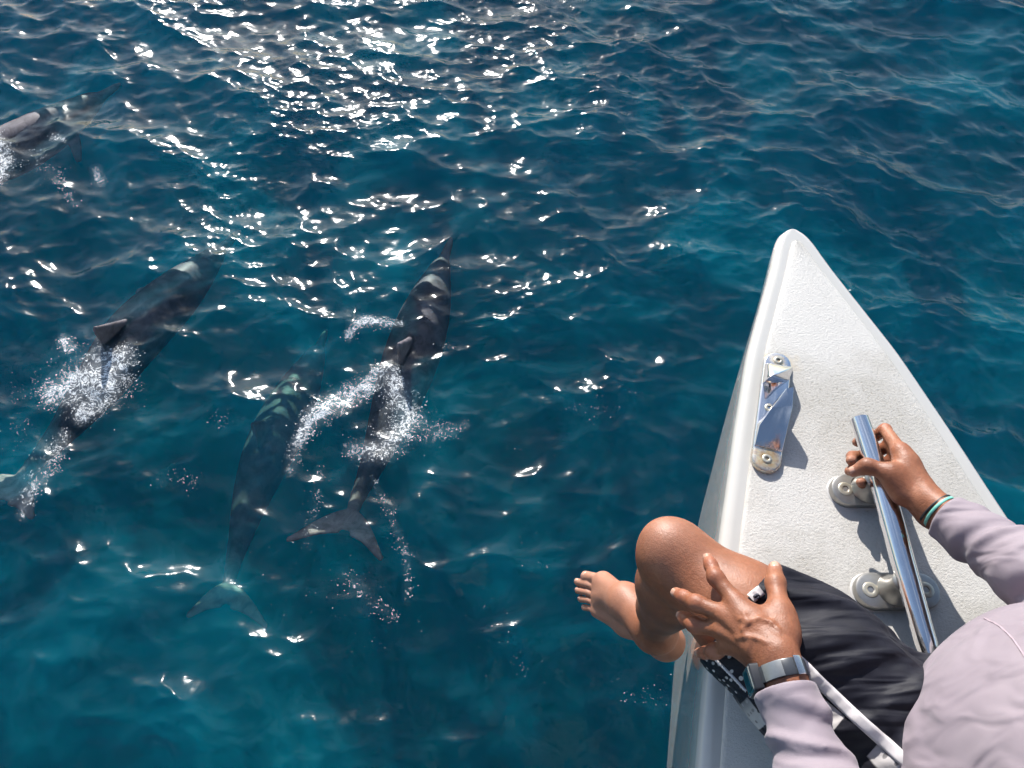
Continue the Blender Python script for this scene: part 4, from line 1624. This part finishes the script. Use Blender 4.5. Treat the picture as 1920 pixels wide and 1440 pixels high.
    # the maker's badge on the front of the hem
    ribbon('badge', [(1408, 1122), (1418, 1113), (1428, 1106)], 0.014, white, 0.0010, 12)
    ribbon('badge_mark', [(1414, 1120), (1420, 1114), (1424, 1118), (1420, 1124)], 0.004, plain('badge_ink', (0.03, 0.03, 0.05), 0.6), 0.0026, 14)
    seam_m = plain('shirt_seam', (0.40, 0.31, 0.35), 0.7)
    ribbon('seam', [(1846, 1160), (1872, 1172), (1898, 1196), (1925, 1236), (1950, 1280)], 0.0022, seam_m, 0.0009, 40, bvh_shirt, so)
    return root, body


person, person_body = build_person()


# ---- wristwatch on the left wrist, two bands on the right
def band_ring(c, ax, nrm, ra, rb, width, thick, seg=56, a0=0, a1=360):
    """A strap: rectangular section swept round an oval about ax; ra along side, rb along nrm."""
    sd = unit(np.cross(nrm, ax))
    up = np.cross(ax, sd)
    v, f = [], []
    full = abs(a1 - a0) >= 360
    n = seg if full else seg + 1
    prof = [(-0.5, 0), (-0.5, 0.75), (-0.42, 1), (0.42, 1), (0.5, 0.75), (0.5, 0)]
    for i in range(n):
        a = R(a0 + (a1 - a0) * i / seg)
        for w, h in prof:
            q = c + sd * math.cos(a) * (ra + h * thick) + up * math.sin(a) * (rb + h * thick) + ax * w * width
            v.append(q)
    k = len(prof)
    for i in range(n if full else n - 1):
        for j in range(k):
            f.append([i * k + j, i * k + (j + 1) % k, ((i + 1) % n) * k + (j + 1) % k, ((i + 1) % n) * k + j])
    if not full:
        f.append(list(range(k)))
        f.append([(n - 1) * k + j for j in range(k)][::-1])
    return v, f


def fix_normals(o):
    import bmesh
    bm = bmesh.new()
    bm.from_mesh(o.data)
    bmesh.ops.recalc_face_normals(bm, faces=bm.faces)
    bm.to_mesh(o.data)
    bm.free()
    return o


def build_watch():
    ax = ax_l
    c = W_L + (E_L - W_L) * 0.075
    nrm = unit(kn - ax * (kn @ ax))
    sd = unit(np.cross(nrm, ax))
    left = sd if sd[0] < 0 else -sd                   # the outer side of the wrist, where the display sits
    root = empty('wristwatch', tuple(c))
    tag(root, 'grey digital wristwatch on the left wrist above the lilac cuff', 'wristwatch')
    v, f = band_ring(c, ax, nrm, 0.0300, 0.0245, 0.0195, 0.0028)
    o = fix_normals(mesh_obj('strap', v, f, plain('strap_resin', (0.05, 0.055, 0.065), 0.35), root))
    auto_smooth(o, 40)
    # brushed plates of the strap on the back of the wrist
    lsg = 1 if (left @ sd) > 0 else -1
    arcs = [(84, 128), (62, 83.4), (40, 61.4), (20, 39.4)] if lsg > 0 else [(52, 96), (96.6, 118), (118.6, 140), (140.6, 160)]
    for k_, (a0, a1) in enumerate(arcs):
        v, f = band_ring(c, ax, nrm, 0.0330, 0.0275, 0.0190 - 0.0006 * k_, 0.0011, 14, a0, a1)
        o = fix_normals(mesh_obj('strap_plate', v, f, plain('strap_metal', (0.34, 0.34, 0.33), 0.38, 0.75) if k_ < 1 else plain('strap_dark', (0.10, 0.105, 0.115), 0.36, 0.5), root))
        auto_smooth(o, 40)
    # case and display
    cc = c + left * 0.0270 + nrm * 0.0195
    nn = unit(left * 0.62 + nrm * 0.78)
    tt = unit(np.cross(ax, nn))

    def slab(name, hw, hl, z0, z1, bev, mat, par, shift=0.0):
        mb = MB()
        loops = []
        for ins, z in ((0, z0), (0, z1 - bev), (bev, z1)):
            lp = []
            for sx, sy in ((1, 1), (-1, 1), (-1, -1), (1, -1)):
                cr = 0.004
                for a in (0, 30, 60, 90):
                    ang = R(a + {(1, 1): 0, (-1, 1): 90, (-1, -1): 180, (1, -1): 270}[(sx, sy)])
                    lp.append(cc + ax * (sx * (hw - cr - ins) + cr * math.cos(ang)) + tt * (sy * (hl - cr - ins) + cr * math.sin(ang) + shift) + nn * z)
            loops.append(lp)
        n = len(loops[0])
        vv = [q for lp in loops for q in lp]
        ff = [[i * n + j, i * n + (j + 1) % n, (i + 1) * n + (j + 1) % n, (i + 1) * n + j] for i in range(2) for j in range(n)]
        ff += [[2 * n + j for j in range(n)], list(range(n))[::-1]]
        mb.add(vv, ff)
        o = fix_normals(mb.build(name, mat, par))
        auto_smooth(o, 30)
        return o

    case = slab('case', 0.0165, 0.0185, -0.006, 0.0055, 0.0014, plain('case_resin', (0.02, 0.022, 0.028), 0.45), root)
    slab('bezel', 0.0150, 0.0160, 0.0050, 0.0068, 0.0010, plain('bezel_steel', (0.42, 0.43, 0.43), 0.25, 0.9), case)
    slab('display', 0.0118, 0.0112, 0.0060, 0.0073, 0.0006, plain('watch_glass', (0.012, 0.03, 0.045), 0.08, 0.0, 0.6), case)
    # clasp on the inner side
    cl = c - left * 0.034 + nrm * 0.006
    v, f = band_ring(c, ax, nrm, 0.0332, 0.0276, 0.022, 0.0022, 8, *((6, 24) if lsg < 0 else (156, 174)))
    o = fix_normals(mesh_obj('clasp', v, f, plain('clasp_steel', (0.6, 0.58, 0.56), 0.2, 0.95), root))
    auto_smooth(o, 40)


build_watch()


def build_bracelets():
    ax = ax_r
    nrm = unit(kr - ax * (kr @ ax))
    for name, lab, off, tl, col, w, th, grow in (
            ('bracelet', 'mint green rubber band round the right wrist', 0.072, 0.22, (0.22, 0.62, 0.50), 0.0045, 0.0018, 0.0040),
            ('bracelet', 'thin black cord round the right wrist beside the mint band', 0.042, 0.30, (0.012, 0.012, 0.016), 0.0035, 0.0025, 0.0034)):
        c = W_R + (E_R - W_R) * off
        sd = unit(np.cross(nrm, ax))
        a2 = unit(ax + sd * tl * (1 if sd[1] > 0 else -1))
        n2 = unit(nrm - a2 * (nrm @ a2))
        v, f = band_ring(c, a2, n2, 0.0272 + grow, 0.0225 + grow, w, th)
        o = fix_normals(mesh_obj(name, v, f, plain(name + '_' + lab.split()[0], col, 0.5)))
        tag(o, lab, 'bracelet')


build_bracelets()
# ------------------------------------------------------------------ foam and spray thrown up by the dolphins
def foam_material():
    m, nt, nd, lk, b = new_mat('foam')
    co = obj_coord(nt)
    r = ramp(nt, noise(nt, 60.0, 3, 0.6, co).outputs['Fac'], [(0.3, (0.84, 0.86, 0.87)), (0.7, (0.93, 0.93, 0.92))])
    lk.new(r.outputs['Color'], b.inputs['Base Color'])
    b.inputs['Roughness'].default_value = 0.4
    b.inputs['Specular IOR Level'].default_value = 0.8
    b.inputs['Transmission Weight'].default_value = 0.0
    return m


M_FOAM = foam_material()
_g = (1 + 5 ** 0.5) / 2
ICO_V = np.array([(-1, _g, 0), (1, _g, 0), (-1, -_g, 0), (1, -_g, 0), (0, -1, _g), (0, 1, _g), (0, -1, -_g), (0, 1, -_g), (_g, 0, -1), (_g, 0, 1), (-_g, 0, -1), (-_g, 0, 1)]) / math.hypot(1, _g)
ICO_F = np.array([(0, 11, 5), (0, 5, 1), (0, 1, 7), (0, 7, 10), (0, 10, 11), (1, 5, 9), (5, 11, 4), (11, 10, 2), (10, 7, 6), (7, 1, 8), (3, 9, 4), (3, 4, 2), (3, 2, 6), (3, 6, 8), (3, 8, 9), (4, 9, 5), (2, 4, 11), (6, 2, 10), (8, 6, 7), (9, 8, 1)])


def float_height(x, y):
    """Top of the water, or of a dolphin's back where that is higher."""
    z = sea_height(x, y)
    shp = z.shape
    x, y, z = np.ravel(x), np.ravel(y), np.ravel(z).copy()
    for bvh, lo, hi in DOL_BVH:
        for i in np.where((x > lo[0]) & (x < hi[0]) & (y > lo[1]) & (y < hi[1]))[0]:
            h = bvh.ray_cast(Vector((x[i], y[i], 1.0)), Vector((0, 0, -1)), 1.0 - z[i])
            if h[0] is not None and h[0].z < z[i] + 0.06:
                z[i] = max(z[i], h[0].z)
    return z.reshape(shp)


def dolphin_bvhs():
    from mathutils.bvhtree import BVHTree
    out = []
    for key in ('A', 'B', 'C'):
        if key not in DOL:
            continue
        me = DOL[key][0].children[0].data
        co = np.empty(len(me.vertices) * 3, np.float32)
        me.vertices.foreach_get('co', co)
        co = co.reshape(-1, 3)
        fs = np.empty(len(me.loops), np.int32)
        me.loops.foreach_get('vertex_index', fs)
        out.append((BVHTree.FromPolygons(co.tolist(), fs.reshape(-1, 4).tolist()), co.min(0), co.max(0)))
    return out


DOL_BVH = dolphin_bvhs()


def flecks(name, label, pix, size, lift, seed):
    g = np.random.default_rng(seed)
    n = len(pix)
    P = np.array([at(x, y, 0.0) for x, y in pix])
    P[:, 2] = float_height(P[:, 0], P[:, 1]) + lift
    a = g.random(n) * 2 * math.pi
    ex, ey = size * g.uniform(0.7, 1.9, n), size * g.uniform(0.6, 1.2, n)
    ez = size * g.uniform(0.35, 0.8, n)
    jit = 1 + 0.28 * g.standard_normal((n, 12))
    V_ = ICO_V[None] * jit[:, :, None]
    x = V_[:, :, 0] * ex[:, None]
    y = V_[:, :, 1] * ey[:, None]
    X = x * np.cos(a)[:, None] - y * np.sin(a)[:, None] + P[:, 0:1]
    Y = x * np.sin(a)[:, None] + y * np.cos(a)[:, None] + P[:, 1:2]
    Z = V_[:, :, 2] * ez[:, None] + P[:, 2:3]
    verts = np.stack([X, Y, Z], -1).reshape(-1, 3)
    faces = (ICO_F[None] + 12 * np.arange(n)[:, None, None]).reshape(-1, 3)
    o = mesh_obj(name, verts, faces, M_FOAM)
    tag(o, label, 'foam', kind='stuff')
    return o


def stroke(g, pts, width, n, clump, thr, s0, s1):
    """Foam along a bent stroke: denser on its line, torn into clumps and lace."""
    pts = np.asarray(pts, float)
    seg = np.linalg.norm(np.diff(pts, axis=0), axis=1)
    cum = np.concatenate([[0], np.cumsum(seg)]) / seg.sum()
    n = int(n * 0.8)
    t = g.random(n * 4)
    c = np.stack([np.interp(t, cum, pts[:, 0]), np.interp(t, cum, pts[:, 1])], 1)
    w = np.interp(t, np.linspace(0, 1, len(width)), width)
    c += g.standard_normal((n * 4, 2)) * w[:, None] * np.array([1.0, 0.8])
    q = np.stack([c[:, 0] / clump, c[:, 1] / clump * 1.3, np.full(len(c), g.random() * 20)], 1)
    nz = vnoise(q) + 0.6 * vnoise(q * 2.7 + 5)
    lace = np.abs(vnoise(q * 1.6 + 11))
    ok = (nz > thr) & (lace < 0.22)
    c = c[ok][:n]
    return c, 0.5 * (s0 + (s1 - s0) * g.random(len(c)) ** 3)


def film_material():
    m = bpy.data.materials.new('foam_film')
    m.use_nodes = True
    nt = m.node_tree
    nt.nodes.clear()
    out = nt.nodes.new('ShaderNodeOutputMaterial')
    co = obj_coord(nt)
    atr = nt.nodes.new('ShaderNodeAttribute')
    atr.attribute_name = 'froth_amount'
    sep = nt.nodes.new('ShaderNodeSeparateColor')
    nt.links.new(atr.outputs['Color'], sep.inputs['Color'])
    n1 = noise(nt, 17.0, 5, 0.62, co, 1.6)
    ridge = math_n(nt, 'SUBTRACT', 1.0, math_n(nt, 'MULTIPLY', math_n(nt, 'ABSOLUTE', math_n(nt, 'SUBTRACT', n1.outputs['Fac'], 0.5)), 12.0))
    n2 = noise(nt, 60.0, 5, 0.72, co, 0.8)
    v = math_n(nt, 'ADD', math_n(nt, 'MULTIPLY', math_n(nt, 'MAXIMUM', ridge, -0.6), 0.62), math_n(nt, 'MULTIPLY', math_n(nt, 'SUBTRACT', n2.outputs['Fac'], 0.5), 1.6))
    v = math_n(nt, 'ADD', math_n(nt, 'MULTIPLY', sep.outputs['Red'], 0.66), math_n(nt, 'SUBTRACT', v, 0.78))
    al = ramp(nt, v, [(0.0, (0.0,) * 3), (0.5, (0.95,) * 3)])
    milk = math_n(nt, 'MULTIPLY', math_n(nt, 'MULTIPLY', sep.outputs['Red'], sep.outputs['Red']), 0.16)
    edge = math_n(nt, 'MULTIPLY', math_n(nt, 'MAXIMUM', al.outputs['Color'], milk), ramp(nt, sep.outputs['Red'], [(0.02, (0,) * 3), (0.2, (1,) * 3)]).outputs['Color'])
    tr = nt.nodes.new('ShaderNodeBsdfTransparent')
    df = nt.nodes.new('ShaderNodeBsdfDiffuse')
    df.inputs['Color'].default_value = (0.88, 0.90, 0.90, 1)
    nt.links.new(bump(nt, n2.outputs['Fac'], 0.4, 0.005), df.inputs['Normal'])
    mx = nt.nodes.new('ShaderNodeMixShader')
    nt.links.new(edge, mx.inputs[0])
    nt.links.new(tr.outputs[0], mx.inputs[1])
    nt.links.new(df.outputs[0], mx.inputs[2])
    nt.links.new(mx.outputs[0], out.inputs['Surface'])
    return m


M_FILM = film_material()


def film(label, strokes, seed):
    """A torn sheet of froth lying on the water, its thickness falling off away from each stroke."""
    pts = np.concatenate([np.asarray(q[0], float) for q in strokes])
    lo, hi = pts.min(0) - 60, pts.max(0) + 60
    gx, gy = np.arange(lo[0], hi[0], 3.5), np.arange(lo[1], hi[1], 3.5)
    PX, PY = np.meshgrid(gx, gy, indexing='ij')
    den = np.zeros_like(PX)
    for (pl, wd, n, *_r) in strokes:
        pl = np.asarray(pl, float)
        if n < 55:
            continue
        tt = np.linspace(0, 1, 40)
        seg = np.linalg.norm(np.diff(pl, axis=0), axis=1)
        cum = np.concatenate([[0], np.cumsum(seg)]) / seg.sum()
        w = np.interp(tt, np.linspace(0, 1, len(wd)), wd) * 1.1
        cx, cy = np.interp(tt, cum, pl[:, 0]), np.interp(tt, cum, pl[:, 1])
        amp = min(1.0, n / (np.mean(wd) * seg.sum()) / 0.7)
        for a, b, ww in zip(cx, cy, w):
            den = np.maximum(den, amp * np.exp(-((PX - a) ** 2 + (PY - b) ** 2) / (2 * ww * ww)))
    x, v = (PX - 960) / FPX, (PY - 720) / FPX
    t = CAM[2] / (math.sin(PITCH) + math.cos(PITCH) * v)
    X, Y = x * t, (math.cos(PITCH) - math.sin(PITCH) * v) * t
    Z = sea_height(X, Y)
    sel = den > 0.03
    Z[sel] = float_height(X[sel], Y[sel])
    Z = Z + 0.007
    nx, ny = PX.shape
    idx = np.arange(nx * ny).reshape(nx, ny)
    q = np.stack([idx[:-1, :-1], idx[:-1, 1:], idx[1:, 1:], idx[1:, :-1]], -1).reshape(-1, 4)
    keep = den.ravel()[q].max(1) > 0.03
    q = q[keep]
    used = np.zeros(nx * ny, bool)
    used[q.ravel()] = True
    mp_ = np.cumsum(used) - 1
    o = mesh_obj('froth', np.stack([X, Y, Z], -1).reshape(-1, 3)[used], mp_[q], M_FILM)
    d = den.ravel()[used]
    col = np.stack([d, d, d, np.ones(len(d))], 1).astype(np.float32)
    o.data.color_attributes.new('froth_amount', 'FLOAT_COLOR', 'POINT').data.foreach_set('color', col.ravel())
    tag(o, label.replace('white foam', 'thin lacy froth').replace('bright foam flecks', 'froth'), 'froth', kind='stuff')
    return o


def build_foam():
    sets = [
        ('white foam boiling over the left dolphin behind its fin', 1, [
            ([(235, 670), (200, 700), (150, 725), (95, 740)], (14, 30, 26, 14), 2600, 16, 0.02, .0022, .0062),
            ([(232, 690), (190, 745), (150, 780)], (12, 20, 10), 1200, 13, 0.03, .002, .0055),
            ([(120, 640), (135, 655)], (9, 9), 120, 12, 0.0, .003, .008),
            ([(120, 815), (95, 870), (62, 930), (45, 970)], (10, 15, 12, 8), 700, 12, 0.08, .0018, .005),
            ([(70, 700), (40, 790), (20, 830)], (22, 20, 12), 160, 14, 0.1, .0015, .004),
            ([(230, 640), (250, 760)], (18, 18), 120, 12, 0.1, .0015, .0035)]),
        ('white foam trail wrapped round the middle dolphin behind its fin', 2, [
            ([(728, 688), (690, 728), (640, 752), (590, 785), (560, 830)], (7, 12, 16, 13, 8), 2400, 14, 0.0, .002, .006),
            ([(740, 700), (745, 740), (770, 790), (720, 850), (660, 845)], (9, 16, 20, 16, 10), 1900, 15, 0.04, .002, .0055),
            ([(655, 635), (680, 608), (752, 606)], (6, 7, 4), 520, 12, -0.02, .002, .005),
            ([(560, 830), (545, 880)], (8, 10), 160, 12, 0.06, .0018, .004),
            ([(600, 880), (590, 960), (575, 1020)], (9, 10, 10), 200, 12, 0.08, .0015, .004),
            ([(700, 900), (735, 970), (765, 1050), (765, 1130)], (6, 7, 7, 6), 330, 11, 0.04, .0015, .0042),
            ([(800, 810), (845, 800), (870, 790)], (14, 10, 8), 260, 13, 0.05, .0015, .0045),
            ([(650, 1080), (690, 1120), (740, 1160)], (16, 12, 8), 240, 13, 0.04, .0018, .005),
            ([(560, 1040), (640, 1150), (700, 1230)], (60, 60, 50), 90, 14, 0.1, .0012, .0036),
            ([(830, 640), (850, 660)], (10, 8), 50, 10, 0.05, .0015, .004),
            ([(890, 1120), (960, 1220), (985, 1280)], (40, 30, 24), 60, 13, 0.08, .0012, .0036)]),
        ('white foam over the dolphin at the left edge', 3, [
            ([(-12, 262), (8, 300), (-6, 335)], (14, 14, 12), 900, 15, 0.0, .0028, .0075),
            ([(45, 295), (80, 310), (118, 345), (140, 385)], (26, 14, 8, 6), 330, 13, 0.03, .002, .006),
            ([(100, 255), (125, 268)], (6, 4), 70, 10, 0.0, .0025, .006),
            ([(180, 322), (185, 335)], (8, 8), 60, 10, 0.0, .0025, .006)]),
        ('sparse bright foam flecks drifting between the dolphins and the boat', 4, [
            ([(300, 890), (365, 900)], (20, 8), 90, 12, 0.05, .0015, .005),
            ([(420, 785), (400, 790)], (12, 6), 40, 10, 0.0, .002, .0055),
            ([(1080, 765), (1130, 780), (1180, 735)], (20, 20, 20), 90, 14, 0.08, .0012, .004),
            ([(960, 820), (1060, 860)], (40, 30), 30, 13, 0.1, .0012, .0035),
            ([(1160, 1280), (1240, 1320)], (20, 30), 60, 13, 0.08, .0012, .0035),
            ([(980, 1040), (1060, 1030)], (30, 20), 40, 12, 0.1, .0012, .003)]),
    ]
    for label, seed, strokes in sets:
        g = np.random.default_rng(seed)
        cs, ss = zip(*[stroke(g, *q) for q in strokes])
        c, s_ = np.concatenate(cs), np.concatenate(ss)
        flecks('foam', label, c, s_, 0.006, seed)
        film(label, strokes, seed)


build_foam()
